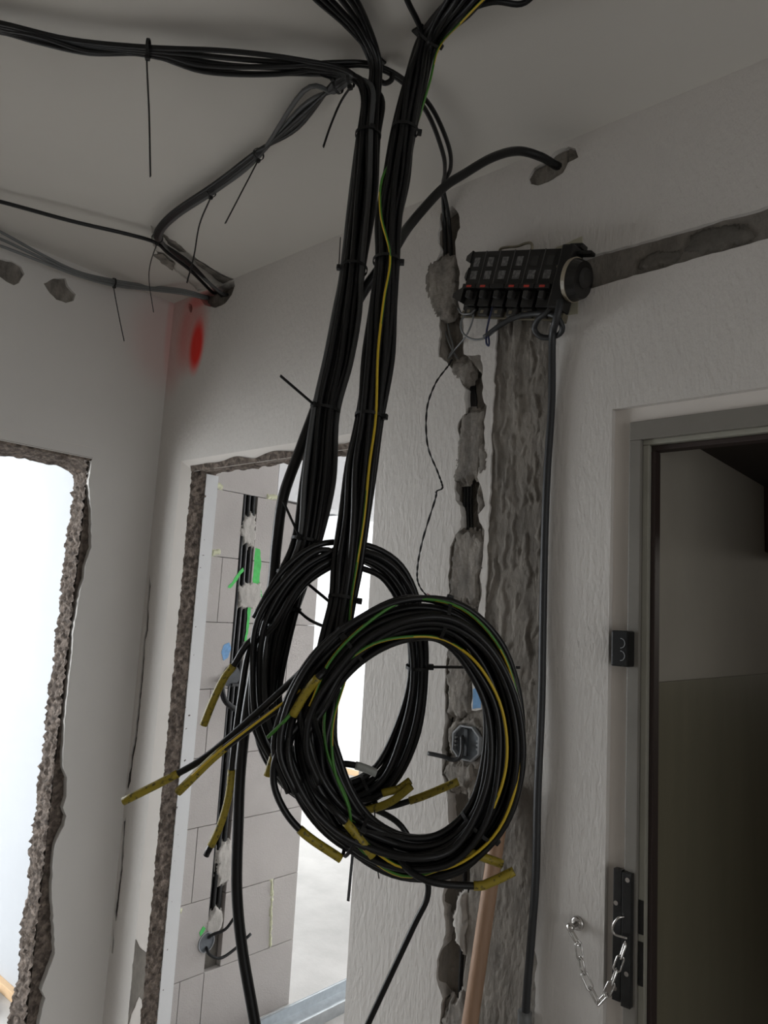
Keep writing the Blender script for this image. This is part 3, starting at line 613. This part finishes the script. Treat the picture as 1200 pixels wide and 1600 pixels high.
# ---- thick feeder from the wall hole through the bundles to the floor
thick = [WB(880, 262, -.030), WB(868, 258, .005), WB(845, 245, .05), WB(810, 236, .10), WB(770, 246, .16), WB(725, 272, .22), P(690, 296, 1.42), P(640, 352, 1.36), P(612, 395, 1.30), P(570, 452, 1.285), P(540, 510, 1.27), P(500, 620, 1.255), P(470, 700, 1.25), P(443, 775, 1.245), P(432, 850, 1.24), P(425, 920, 1.24), P(405, 1010, 1.235), P(388, 1100, 1.23), P(376, 1200, 1.225), P(372, 1290, 1.22), P(370, 1390, 1.215), P(378, 1480, 1.21), P(395, 1580, 1.20), P(412, 1680, 1.19), P(430, 1800, 1.18)]
thick += [Vector((thick[-1].x+.02, thick[-1].y-.02, .35)), Vector((thick[-1].x+.03, thick[-1].y-.02, .06)), Vector((thick[-1].x+.15, thick[-1].y-.05, .0095)), Vector((thick[-1].x+.5, thick[-1].y-.25, .0095))]
make_cable('thick_cable', thick, 'thick black feeder cable from the wall hole past both bundles down to floor', None, r=.0092, n=7)
# ---- wiring in the wall chase (joined to the wall as they are embedded)
for i, (x0, x1) in enumerate([(733, 722), (738, 728), (743, 734)]):
    pts = [WB(735+2*i, 590, -.024), WB(738+3*i, 640, -.024), WB(730+4*i, 700, -.022), WB(726+5*i, 780, -.020), WB(727+5*i, 840, -.024), WB(724+5*i, 950, -.024), WB(714+4*i, 1050, -.025), WB(706+5*i, 1150, -.026)]
    tag(cable('chase_cable', pts, .0035, BLK)[0], 'thin black cable embedded in the wall chase below the fuse panel', 'cable', 'cables embedded in the wall chase')
pts = [WB(722, 1330, -.022), WB(726, 1370, -.022), WB(722, 1480, -.02), WB(719, 1550, -.02), WB(718, 1640, -.024)]
tag(cable('chase_cable', pts, .0045, BLK)[0], 'black cable in the lower chase beside the leaning stick', 'cable')
for i in range(2):
    pts = [WB(690+8*i, 495, -.018), WB(696+6*i, 520, -.016), WB(706+2*i, 545, -.014), WB(716-22*i, 562, -.020)]
    tag(cable('chase_wire', pts, .0022, GRY)[0], 'thin grey wire crossing in the chase left of the panel', 'wire', 'crossing wires in the upper chase')
for i in range(3):
    y0 = .515+.024*i
    pts = [Vector((AX-.012, y0, 2.2)), Vector((AX-.010, y0+.004, 1.7)), Vector((AX-.012, y0, 1.2)), Vector((AX-.010, y0-.003, .8)), Vector((AX-.014, y0-.006, .44))]
    tag(cable('chase_cable', pts, .009, BLK)[0], 'black cable set into the chase of the block wall', 'cable', 'cables in the block wall chase')

# ================================================================== CABLE TIES
def tie(c, axis, R, head_dir, tail, label, w=.0024):
    root = tag(empty('cable_tie', c), label, 'cable tie')
    a = axis.normalized(); u = (head_dir-a*head_dir.dot(a)).normalized(); v = a.cross(u)
    V = []; F = []; n = 28; sec = [(-w, 0), (w, 0), (w, .0013), (-w, .0013)]
    for i in range(n):
        t = 2*math.pi*i/n; d = u*math.cos(t)+v*math.sin(t)
        for (x, y) in sec: V.append(c+a*x+d*(R+y))
    for i in range(n):
        for s in range(4): F.append((i*4+s, i*4+(s+1) % 4, ((i+1) % n)*4+(s+1) % 4, ((i+1) % n)*4+s))
    keep(link('strap', fixn(mesh(V, F)), BLK2, smooth=False), root)
    hp = c+u*(R+.003); hd = .0042
    me = boxes([((-hd, -hd, -hd*.9), (hd, hd, hd*.9))], .0012); q = Matrix((a, v, u)).transposed().to_4x4(); q.translation = hp; me.transform(q)
    keep(link('head', me, BLK2), root)
    if tail:
        pts = catmull([hp]+[Vector(t) for t in tail], 6) if len(tail) > 2 else [hp.lerp(Vector(tail[-1]), j/8) for j in range(9)]
        keep(link('tail', tube_mesh(pts, .002, 4, flat=(.0021, .0008)), BLK2), root)
    return root
def btie(B, px, py, hd, tail, label, extra=.0035):
    c, t, R = B.near(px, py); return tie(c, t, R*.92+.0032, hd, tail, label)
LFT, DWN = -RT, -UP
btie(B1, 575, 215, RT*.3-FW, None, 'cable tie high on the left bundle just below its bend')
btie(B1, 551, 430, LFT, [P(540, 400, 1.24), P(532, 371, 1.23)], 'cable tie on the left bundle with a short tail pointing up at the wall')
btie(B1, 508, 645, LFT-FW, [P(470, 613, 1.17), P(438, 587, 1.14)], 'cable tie on the left bundle with tail sticking out up left')
btie(B1, 478, 852, LFT*.4-FW, [P(462, 830, 1.11), P(442, 782, 1.10)], 'cable tie where left bundle meets rear coil, tail pointing up')
btie(B1, 456, 905, RT-FW*.6, [P(500, 920, 1.09), P(517, 942, 1.09)], 'cable tie at the top left of the rear coil, tail pointing down right')
btie(B1, 437, 950, RT-FW*.5, [P(490, 972, 1.08), P(540, 990, 1.07), P(583, 1001, 1.06)], 'cable tie on the left of the rear coil with long tail across the gap')
btie(B1, 652, 1037, RT, [P(700, 1037, 1.13), P(813, 1043, 1.12)], 'cable tie on the right of the rear coil with straight tail to the right')
btie(B1, 556, 1238, -UP-FW, [P(553, 1300, 1.09), P(544, 1408, 1.08)], 'cable tie under the rear coil with long tail hanging straight down')
btie(B2, 668, 62, RT, None, 'cable tie at the ceiling end of the right bundle')
btie(B2, 632, 206, RT, None, 'cable tie high on the right bundle with its head to the right')
btie(B2, 604, 412, RT, None, 'cable tie on the right bundle beside the thick feeder cable')
btie(B2, 577, 656, RT-FW*.3, None, 'cable tie on the right bundle beside the hanging twisted wire')
btie(B2, 536, 940, RT, None, 'cable tie just above the front coil with head sticking out right')
btie(B2, 690, 967, UP, None, 'cable tie on the top of the front coil')
btie(B2, 545, 1010, -FW+LFT, None, 'cable tie on the upper left shoulder of the front coil')
btie(B2, 750, 1288, RT-UP, None, 'cable tie on the lower right of the front coil')
btie(B2, 556, 1308, UP-FW, [P(598, 1319, .95), P(632, 1309, .95)], 'cable tie on the lower left of the front coil above broad yellow tape')
btie(B1, 578, 1228, -UP-FW*.8, [P(586, 1290, 1.07), P(587, 1335, 1.07), P(592, 1372, 1.07)], 'cable tie under the rear coil with curved tail hanging behind the front coil')
tie(CE(232, 76, .036), CE(250, 79, .036)-CE(214, 73, .036), .015, Vector((0, 0, -1)), [CE(232, 76, .036)+Vector((0, 0, -.03)), P(233, 180, 1.27), P(235, 276, 1.24)], 'cable tie on the ceiling run with long tail hanging straight down, leftmost')
tie(CE(404, 241, .031), CE(420, 228, .031)-CE(390, 252, .031), .012, Vector((0, 0, -1)), [P(375, 290, 1.56), P(352, 349, 1.53)], 'cable tie midway on the slanting ceiling bundle with a thin tail')
tie(CE(330, 300, .031), CE(350, 286, .031)-CE(310, 312, .031), .0115, Vector((0, 0, -1)), [P(312, 350, 1.72), P(303, 400, 1.70), P(292, 442, 1.68)], 'cable tie on the slanting bundle with long tail before the corner hole')
tie(CE(246, 372, .028), CE(250, 380, .028)-CE(243, 362, .028), .014, Vector((0, 0, -1)), [P(235, 412, 1.92), P(233, 440, 1.92), P(240, 488, 1.92)], 'cable tie at the corner bend of the ceiling bundle with curved tail')
tie(WL(178, 441, .05), WL(190, 443, .05)-WL(166, 438, .05), .012, Vector((0, 0, -1)), [P(178, 452, 2.2), P(186, 495, 2.19), P(194, 533, 2.18)], 'cable tie around the grey cables by the left wall')
tie(CE(548, 124, .047), CE(558, 124, .047)-CE(520, 134, .047), .013, Vector((0, 0, -1)), [P(532, 160, 1.30), P(517, 195, 1.28), P(505, 230, 1.27)], 'cable tie at the junction below the hook with drooping tail')
tie(CE(528, 134, .045), CE(540, 128, .045)-CE(510, 142, .045), .013, (-RT+UP*.2), [P(518, 138, 1.33), P(500, 117, 1.32)], 'cable tie at the junction with short tail pointing up left')
# ceiling hooks
for i, (x, y, lab) in enumerate([(590, 95, 'black ceiling clip holding the left bundle'), (658, 48, 'black ceiling clip holding the right bundle')]):
    c = CE(x, y); root = tag(empty('ceiling_clip', c), lab, 'clip')
    keep(link('base_plate', boxes([((c.x-.012, c.y-.012, H-.004), (c.x+.012, c.y+.012, H))], .001), BLK2), root)
    hp = [c+Vector((0, 0, -.004)), c+Vector((0, 0, -.03)), c+Vector((.012, .008, -.046)), c+Vector((.022, .016, -.04)), c+Vector((.022, .018, -.028))]
    keep(link('hook', tube_mesh(catmull(hp, 5), .005, 8), BLK2, smooth=True), root)

# ================================================================== FUSE PANEL
ang = math.radians(-14.6)
pc = (WB(730, 392, .055)+WB(868, 386, .055)+WB(715, 478, .055)+WB(868, 480, .055))/4; pc.y = 0
panel = tag(empty('fuse_panel', pc), 'black bakelite fuse panel with six breakers hanging crooked on the wall', 'fuse panel')
panel.rotation_euler = (0, -ang, 0)
def pl(name, lst, material, bevel=.0015, parent=panel): return link(name, boxes(lst, bevel), material, parent)
W2, H2 = .112, .060
base_p = pl('base_plate', [((-W2-.012, -.022, -H2), (W2+.02, -.004, H2))], BAK, .003)
bw = 2*W2/6
for i in range(6):
    x0 = -W2+i*bw; x1 = x0+bw-.0016; xc = (x0+x1)/2
    b = pl('breaker', [((x0, -.048, -.012), (x1, -.022, H2+.002)), ((x0, -.056, -.022), (x1, -.022, -.0125)), ((x0+.003, -.040, -.056), (x1-.003, -.022, -.0225))], BAK, .0012)
    pl('label_plate', [((xc-.008, -.0488, .028), (xc+.007, -.0478, .048))], LABEL if i < 4 else BAK2, 0, b)
    pl('label_plate', [((xc-.009, -.0488, .000), (xc+.008, -.0478, .018))], LABEL, 0, b)
    if i != 2: pl('red_mark', [((xc-.006, -.0568, -.0205), (xc+.007, -.0555, -.0160))], REDM, 0, b)
    pl('toggle', [((xc-.006, -.054, -.042), (xc+.006, -.040, -.026))], BAK2, .002, b)
    pl('terminal', [((xc-.013, -.034, -.075), (xc+.013, -.016, -.0575))], BAK2, .002, b)
    pl('terminal_screw', [((xc-.006, -.0345, -.070), (xc+.002, -.0335, -.063))], BRAS, 0, b)
    if i: pl('divider', [((x0-.0016, -.0485, -.011), (x0-.0002, -.030, H2+.003))], DIV, 0)
pl('divider_screw', [((xc+bw*.5-.001, -.05, .022), (xc+bw*.5+.004, -.046, .027))], BRAS, .001)
# notched end cheeks on the left
for z0, z1, dx in [(.036, .064, -.018), (-.004, .026, -.010), (-.052, -.016, -.030)]:
    me = mesh([(-W2, -.05, z0), (-W2, -.05, z1), (-W2+dx, -.045, (z0+z1)/2+.004), (-W2+dx, -.045, (z0+z1)/2-.006), (-W2, -.012, z0), (-W2, -.012, z1), (-W2+dx, -.014, (z0+z1)/2+.004), (-W2+dx, -.014, (z0+z1)/2-.006)], [(0, 1, 2, 3), (4, 7, 6, 5), (0, 4, 5, 1), (1, 5, 6, 2), (2, 6, 7, 3), (3, 7, 4, 0)])
    link('end_cheek', fixn(me), BAK, panel)
pl('top_rail', [((-W2+.02, -.03, H2), (W2+.01, -.02, H2+.006))], BRAS, .001)
rail = pl('busbar', [((-W2-.01, -.024, -.078), (W2+.024, -.018, -.062))], BRAS, .001)
hd = [Vector((-.055, -.026, .058)), Vector((-.055, -.030, .073)), Vector((-.035, -.032, .076)), Vector((-.01, -.032, .077)), Vector((.012, -.032, .083)), Vector((.024, -.030, .080)), Vector((.026, -.026, .058))]
link('wire_handle', tube_mesh(catmull(hd, 6), .0028, 8), BRAS, panel, True)
# rotary switch block on the right: square body, pale ring and round bakelite knob on its side
pl('switch_body', [((W2+.002, -.055, -.062), (W2+.030, -.010, .068))], BAK, .004)
def disc(x0, x1, cy, cz, r0, r1, n=32):
    V = []; F = []
    for x, r in ((x0, r0), (x1, r1)):
        for i in range(n):
            a = 2*math.pi*i/n; V.append((x, cy+math.cos(a)*r, cz+math.sin(a)*r))
    for i in range(n): F.append((i, (i+1) % n, n+(i+1) % n, n+i))
    F.append(tuple(range(n))); F.append(tuple(range(n, 2*n))); return fixn(mesh(V, F))
link('ceramic_ring', disc(W2+.031, W2+.040, -.034, .002, .042, .044), CERA, panel)
link('rotary_disc', disc(W2+.0405, W2+.058, -.034, .002, .042, .036), BAK, panel)
link('rotary_boss', disc(W2+.0585, W2+.066, -.034, .006, .020, .016), BAK2, panel)
pl('side_clamp', [((W2+.002, -.03, .069), (W2+.032, -.006, .080)), ((W2+.03, -.040, .052), (W2+.062, -.02, .060))], BAK, .003)
pl('side_clamp', [((W2-.005, -.03, -.080), (W2+.030, -.01, -.063))], BRAS, .002)
# wiring of the panel
def wire(name, pts, r, material, label, cat='wire', n=6):
    o, q = cable(name, pts, r, material, n=n); tag(o, label, cat); return o
wire('looped_cable', [WB(757, 527, .03), WB(783, 507, .035), WB(808, 495, .035), WB(837, 490, .035), WB(866, 493, .04), WB(878, 508, .03), WB(876, 520, .02), WB(863, 527, .015), WB(845, 526, .02), WB(835, 514, .03), WB(841, 499, .04), WB(856, 487, .045), WB(864, 474, .04)], .0058, DGR, 'dark grey cable curling in a loop under the fuse panel', 'cable')
wire('supply_cable', [WB(872, 452, .04), WB(874, 478, .05), WB(868, 503, .045), WB(863, 530, .02), WB(862, 628, .010), WB(855, 737, .010), WB(851, 840, .010), WB(848, 987, .010), WB(846, 1100, .012), WB(840, 1240, .014), WB(837, 1370, .012), WB(829, 1480, .012), WB(822, 1570, .014), WB(818, 1680, .014), WB(812, 1800, .014), WB(806, 1950, .014), Vector((WB(806, 1950).x, -.014, .15)), Vector((WB(806, 1950).x, -.014, .002))], .0075, DGR, 'dark grey supply cable running down the wall from the fuse panel', 'cable', 6)
o = wire('grey_conduit', [WB(820, 1580, .014), WB(817, 1660, .014), WB(810, 1820, .014), Vector((WB(806, 1950).x, -.014, .15)), Vector((WB(806, 1950).x, -.014, .001))], .0125, GRY, 'grey conduit sleeve around the foot of the supply cable', 'conduit')
wire('bare_wire', [WB(716, 482, .03), WB(722, 490, .035), WB(735, 490, .04), WB(742, 484, .03)], .002, GRY, 'short grey wire bridging the left terminals of the fuse panel')
wire('loop_wire', [WB(728, 488, .03), WB(720, 505, .035), WB(724, 521, .03), WB(738, 530, .03), WB(757, 528, .03), WB(780, 510, .035), WB(800, 490, .03), WB(808, 476, .03)], .0024, GRY, 'pale grey wire looping low from left terminal to right')
wire('hanging_wire', [WB(740, 482, .03), WB(738, 502, .03), WB(728, 525, .015), WB(712, 545, -.008), WB(700, 560, -.010)], .002, GRY, 'thin grey wire from the left terminal into the chase')
wire('blue_wire', [WB(770, 478, .03), WB(764, 500, .032), WB(760, 520, .032), WB(760, 536, .032), WB(763.5, 540, .032), WB(764, 532, .032), WB(761, 518, .032)], .0022, BLUW, 'blue wire with a folded end dangling below the fuse panel')
# twisted bell wire
tw = catmull([WB(*p) for p in [(706,562,-.012),(700,572,.006),(680,600,.035),(667,640,.045),(668,695,.045),(684,738,.04),(691,758,.03),(690,764,.03),(682,768,.03),(680,780,.032),(660,845,.03),(652,890,.03),(655,915,.028),(672,935,.02),(695,945,.012),(718,956,.004)]], 10)
root = tag(empty('twisted_wire', tw[0]), 'thin twisted black wire hanging in a wavy line left of the chase', 'wire')
for s, mt in ((0, BLK), (1, BLK)):
    q = []
    for i, p in enumerate(tw):
        a = i*.9+s*math.pi; q.append(p+Vector((math.cos(a)*.0013, math.sin(a)*.0013, 0)))
    keep(link('strand', tube_mesh(q, .0013, 6), mt, smooth=True), root)
keep(link('pink_end', tube_mesh(catmull([tw[-24]+Vector((.002, 0, .003)), tw[-12]+Vector((0, -.003, .004)), tw[-1]+Vector((.004, -.002, 0))], 6), .0012, 6), REDW, smooth=True), root)

# ================================================================== SOCKET BOX in the chase
c = WB(729.5, 1161); sb = tag(empty('socket_box', c), 'octagonal grey socket box set in mortar beside the chase', 'socket box')
def octo(cx, cz, rx, rz): return [Vector((cx+rx*x, cz+rz*z)) for x, z in [(-.45, 1), (.45, 1), (1, .5), (1, -.5), (.45, -1), (-.45, -1), (-1, -.5), (-1, .5)]]
rx, rz = .0335, .0345
keep(link('rim', skin_mesh([octo(c.x, c.z, rx, rz), octo(c.x, c.z, rx-.003, rz-.003)], lambda u, v, d: Vector((u, -.006+d, v)), .03), BOXG), sb)
keep(link('infill', skin_mesh([octo(c.x, c.z, rx-.003, rz-.003)], lambda u, v, d: Vector((u, .004+d, v)), .004), BOXF), sb)
keep(link('centre_bar', boxes([((c.x-.008, -.001, c.z-.026), (c.x+.001, .004, c.z+.028))], .001), BOXD), sb)
for s in (-1, 1):
    for k in range(3): keep(link('clip_tooth', boxes([((c.x+s*(rx-.006)-.002, -.004, c.z-.010+k*.008), (c.x+s*(rx-.006)+.002, .004, c.z-.006+k*.008))]), BOXG), sb)
wire('stub_cable', [WB(722, 1150, .0), WB(722, 1172, .012), WB(718, 1184, .016), WB(706, 1187, .02), WB(692, 1182, .028), WB(669, 1177, .035)], .0045, DGR, 'dark cable stub poking out left of the octagonal socket box', 'cable')
link('mortar_collar', lump([Vector((c.x+.052*math.cos(a), c.z+.054*math.sin(a))) for a in [k*math.pi/8 for k in range(16)]], toB, .016, .001, 40, .003, hole=(Vector((c.x, c.z)), .034)), PATCH, wall_back, True)
# ---- round box and stubs in the block wall
c = WA(322, 1472); rb = tag(empty('round_box', c), 'round grey junction box low in the block wall chase', 'junction box')
n = 20; cir = lambda r: [Vector((c.y+r*math.cos(2*math.pi*i/n), c.z+r*1.0*math.sin(2*math.pi*i/n))) for i in range(n)]
keep(link('rim', skin_mesh([cir(.036), cir(.032)], toA, -.004), BOXG), rb)
keep(link('inside', skin_mesh([cir(.032)], lambda u, v, d: Vector((AX+.001-d, u, v)), .004), BOXF), rb)
wire('stub_cable', [WA(326, 1465, -.0), WA(333, 1460, .03), WA(352, 1452, .05), WA(366, 1434, .06)], .0055, BLK, 'upper black cable stub curling out of the round junction box', 'cable')
wire('stub_cable', [WA(322, 1480, .0), WA(328, 1492, .03), WA(345, 1497, .05), WA(368, 1482, .06), WA(392, 1459, .07)], .0055, BLK, 'lower black cable stub curling out of the round junction box', 'cable')
c = WA(361, 1056); kb = tag(empty('junction_box', c), 'black junction box with loose cables behind the taped ends', 'junction box')
keep(link('box_rim', skin_mesh([[Vector((c.y+.04*math.cos(2*math.pi*i/16), c.z+.042*math.sin(2*math.pi*i/16))) for i in range(16)]], lambda u, v, d: Vector((AX+.004-d, u, v)), .02), BOXD), kb)
keep(link('box_tab', boxes([((AX+.003, c.y+.0, c.z-.04), (AX+.012, c.y+.085, c.z-.028))], .002), BLK2), kb)
wire('stub_cable', [WA(352, 1060, .01), WA(347, 1075, .05), WA(352, 1095, .08), WA(368, 1108, .09), WA(395, 1120, .08), WA(410, 1130, .06)], .011, BLK, 'short thick cable curling from the black junction box toward the coil', 'cable')

# ================================================================== STICK, DOOR HARDWARE, CHANNEL
top = WB(787, 1238, .016); bx = 1.25
def pj(p):
    d = p-CAM; z = d.dot(FW); return 600+FPX*d.dot(RT)/z, 800-FPX*d.dot(UP)/z
best = None
for k in range(400):
    b = Vector((1.0+k*.0015, -.17, .012))
    e = min(abs(pj(top.lerp(b, t))[0]-733)+abs(pj(top.lerp(b, t))[1]-1600) for t in [j/60 for j in range(61)])
    if best is None or e < best[0]: best = (e, b)
bot = best[1]; ax = (top-bot).normalized(); up_ = top+ax*.02
me = tube_mesh([bot, bot+ax*.004]+[bot.lerp(up_, j/12) for j in range(1, 12)]+[up_-ax*.004, up_], .0150, 16)
tag(link('wooden_stick', me, WOOD, smooth=True), 'round reddish wooden stick leaning on the wall behind the coil', 'stick')
# black contact sensor on the door frame
c = WB(975, 1014, .012)
bxo = tag(empty('black_box', c), 'small black plastic box with two curved marks on the door reveal', 'box')
keep(link('housing', boxes([((c.x-.020, -.022, c.z-.031), (c.x+.012, .012, c.z+.032))], .003), BLK2), bxo)
for k, dz in enumerate((.010, -.012)):
    q = [Vector((c.x-.002+.008*math.cos(a), -.0225, c.z+dz+.0085*math.sin(a))) for a in [math.pi*.5-math.pi*i/10 for i in range(11)]]
    keep(link('curved_mark', tube_mesh(q, .0007, 6), BOXG, smooth=True), bxo)
# strike plate
zt, zb = WB(985, 1368, .02).z, WB(980, 1578, .02).z
sp = tag(empty('strike_plate', (1.625, 0, (zt+zb)/2)), 'dark two-part steel lock plate screwed to the door frame', 'lock plate')
keep(link('plate', boxes([((1.603, -.006, zb), (1.618, .006, zt))], .001), DSTEEL), sp)
keep(link('plate', boxes([((1.6195, -.008, zb-.004), (1.636, .004, zt-.002))], .001), DSTEEL), sp)
for x, z in ((1.609, zt-.055), (1.630, zt-.012), (1.609, zb+.02), (1.630, zb+.05)):
    keep(link('screw', disc(-.002, .002, 0, 0, .004, .003, 12), STEEL), sp); o = sp.children[-1] if False else bpy.data.objects[-1] if False else None
for ch in [o for o in COL.objects if o.name.startswith('screw')]: pass
scs = [o for o in COL.objects if o.name.startswith('screw')]
for o, (x, z) in zip(scs, ((1.609, zt-.055), (1.630, zt-.012), (1.609, zb+.02), (1.630, zb+.05))):
    o.data.transform(Matrix.Rotation(math.pi/2, 4, 'Z')); o.data.transform(Matrix.Translation((x, -.0085 if x > 1.62 else -.0065, z)))
for z0, z1 in ((zt-.10, zt-.045), (zb+.03, zb+.10)):
    keep(link('latch_slot', boxes([((1.641, .0105, z0), (1.650, .0125, z1))], .001), BAK), sp)
# knob and chain
kc = WB(903, 1442)
kn = tag(empty('chain_knob', kc), 'round chrome chain knob screwed into the plaster', 'knob')
def lathe(prof, n=20):
    V = []; F = []
    for y, r in prof:
        for i in range(n):
            a = 2*math.pi*i/n; V.append((kc.x+r*math.cos(a), y, kc.z+r*math.sin(a)))
    for j in range(len(prof)-1):
        for i in range(n): F.append((j*n+i, j*n+(i+1) % n, (j+1)*n+(i+1) % n, (j+1)*n+i))
    F.append(tuple(range(n))); F.append(tuple((len(prof)-1)*n+i for i in range(n))); return fixn(mesh(V, F))
keep(link('rose', lathe([(0, .012), (-.004, .012), (-.006, .009)]), STEEL, smooth=True), kn)
keep(link('stem', lathe([(-.0055, .0045), (-.022, .004), (-.024, .0065), (-.030, .0075), (-.034, .005)]), STEEL, smooth=True), kn)
chn = catmull([Vector((kc.x, -.026, kc.z-.008))]+[WB(*p) for p in [(901,1462,.026),(905,1490,.024),(912,1520,.022),(925,1550,.020),(936,1568,.020),(950,1550,.020),(962,1520,.020),(972,1490,.020),(980,1466,.016)]], 12)
L = [0]
for a, b in zip(chn, chn[1:]): L.append(L[-1]+(b-a).length)
def alongL(s):
    for i in range(len(L)-1):
        if L[i] <= s <= L[i+1]: return chn[i].lerp(chn[i+1], (s-L[i])/max(1e-9, L[i+1]-L[i]))
    return chn[-1]
chain = tag(empty('door_chain', kc), 'chrome door chain hanging in a loop from knob to lock plate', 'chain')
pitch = .0240; nl = int(L[-1]/pitch)
for k in range(nl):
    a, b = alongL(k*pitch), alongL((k+1)*pitch); t = (b-a).normalized(); mid = (a+b)/2
    yv = Vector((0, 1, 0)); xv = yv.cross(t); s_ = xv*.9+yv*.45 if k % 2 == 0 else yv*.9-xv*.55; s_ = (s_-t*s_.dot(t)).normalized()
    hl, hw = pitch*.5+.0024, .0062
    q = [mid+t*(hl-hw)*(1 if math.cos(th) >= 0 else -1)+t*hw*math.cos(th)+s_*hw*math.sin(th) for th in [2*math.pi*i/16 for i in range(17)]]
    keep(link('link', tube_mesh(q, .0017, 6), STEEL, smooth=True), chain)
hk = catmull([Vector((1.625, -.009, chn[-1].z+.030)), Vector((1.618, -.018, chn[-1].z+.028)), Vector((1.610, -.020, chn[-1].z+.014)), Vector((1.611, -.016, chn[-1].z+.000)), chn[-1]], 6)
keep(link('hook', tube_mesh(hk, .0022, 8), STEEL, smooth=True), chain)
# galvanised channel on the passage floor
ch = tag(empty('metal_channel', (-.05, 1.0, 0)), 'galvanised steel wall channel lying on the passage floor', 'channel')
xs0, xs1, y0, y1, hh = -.115, .012, .42, 1.75, .045
keep(link('web', boxes([((xs0, y0, .0005), (xs1, y1, .002))]), GALV), ch)
keep(link('flange', boxes([((xs0, y0, .002), (xs0+.0012, y1, hh))]), GALV), ch)
keep(link('flange', boxes([((xs1-.0012, y0, .002), (xs1, y1, hh))]), GALV), ch)
keep(link('lip', boxes([((xs0+.0012, y0, hh-.003), (xs0+.010, y1, hh-.0015))]), GALV), ch)
keep(link('lip', boxes([((xs1-.010, y0, hh-.003), (xs1-.0012, y1, hh-.0015))]), GALV), ch)
# crumbs of rubble on the floor
V = []; F = []
for k in range(160):
    x, y, s = random.uniform(-.18, .9), random.uniform(.5, 1.9), random.uniform(.002, .008)
    if xs0-.02 < x < xs1+.02: continue
    b0 = len(V)
    for dx, dy, dz in ((1, 0, 0), (-.5, .8, 0), (-.6, -.8, 0), (0, .1, .9)): V.append((x+dx*s, y+dy*s, dz*s))
    F += [(b0, b0+1, b0+3), (b0+1, b0+2, b0+3), (b0+2, b0, b0+3), (b0, b0+2, b0+1)]
o = link('rubble_crumbs', mesh(V, F), MORTD); o['kind'] = 'stuff'; tag(o, 'scattered dark crumbs of rubble on the passage floor', 'rubble')
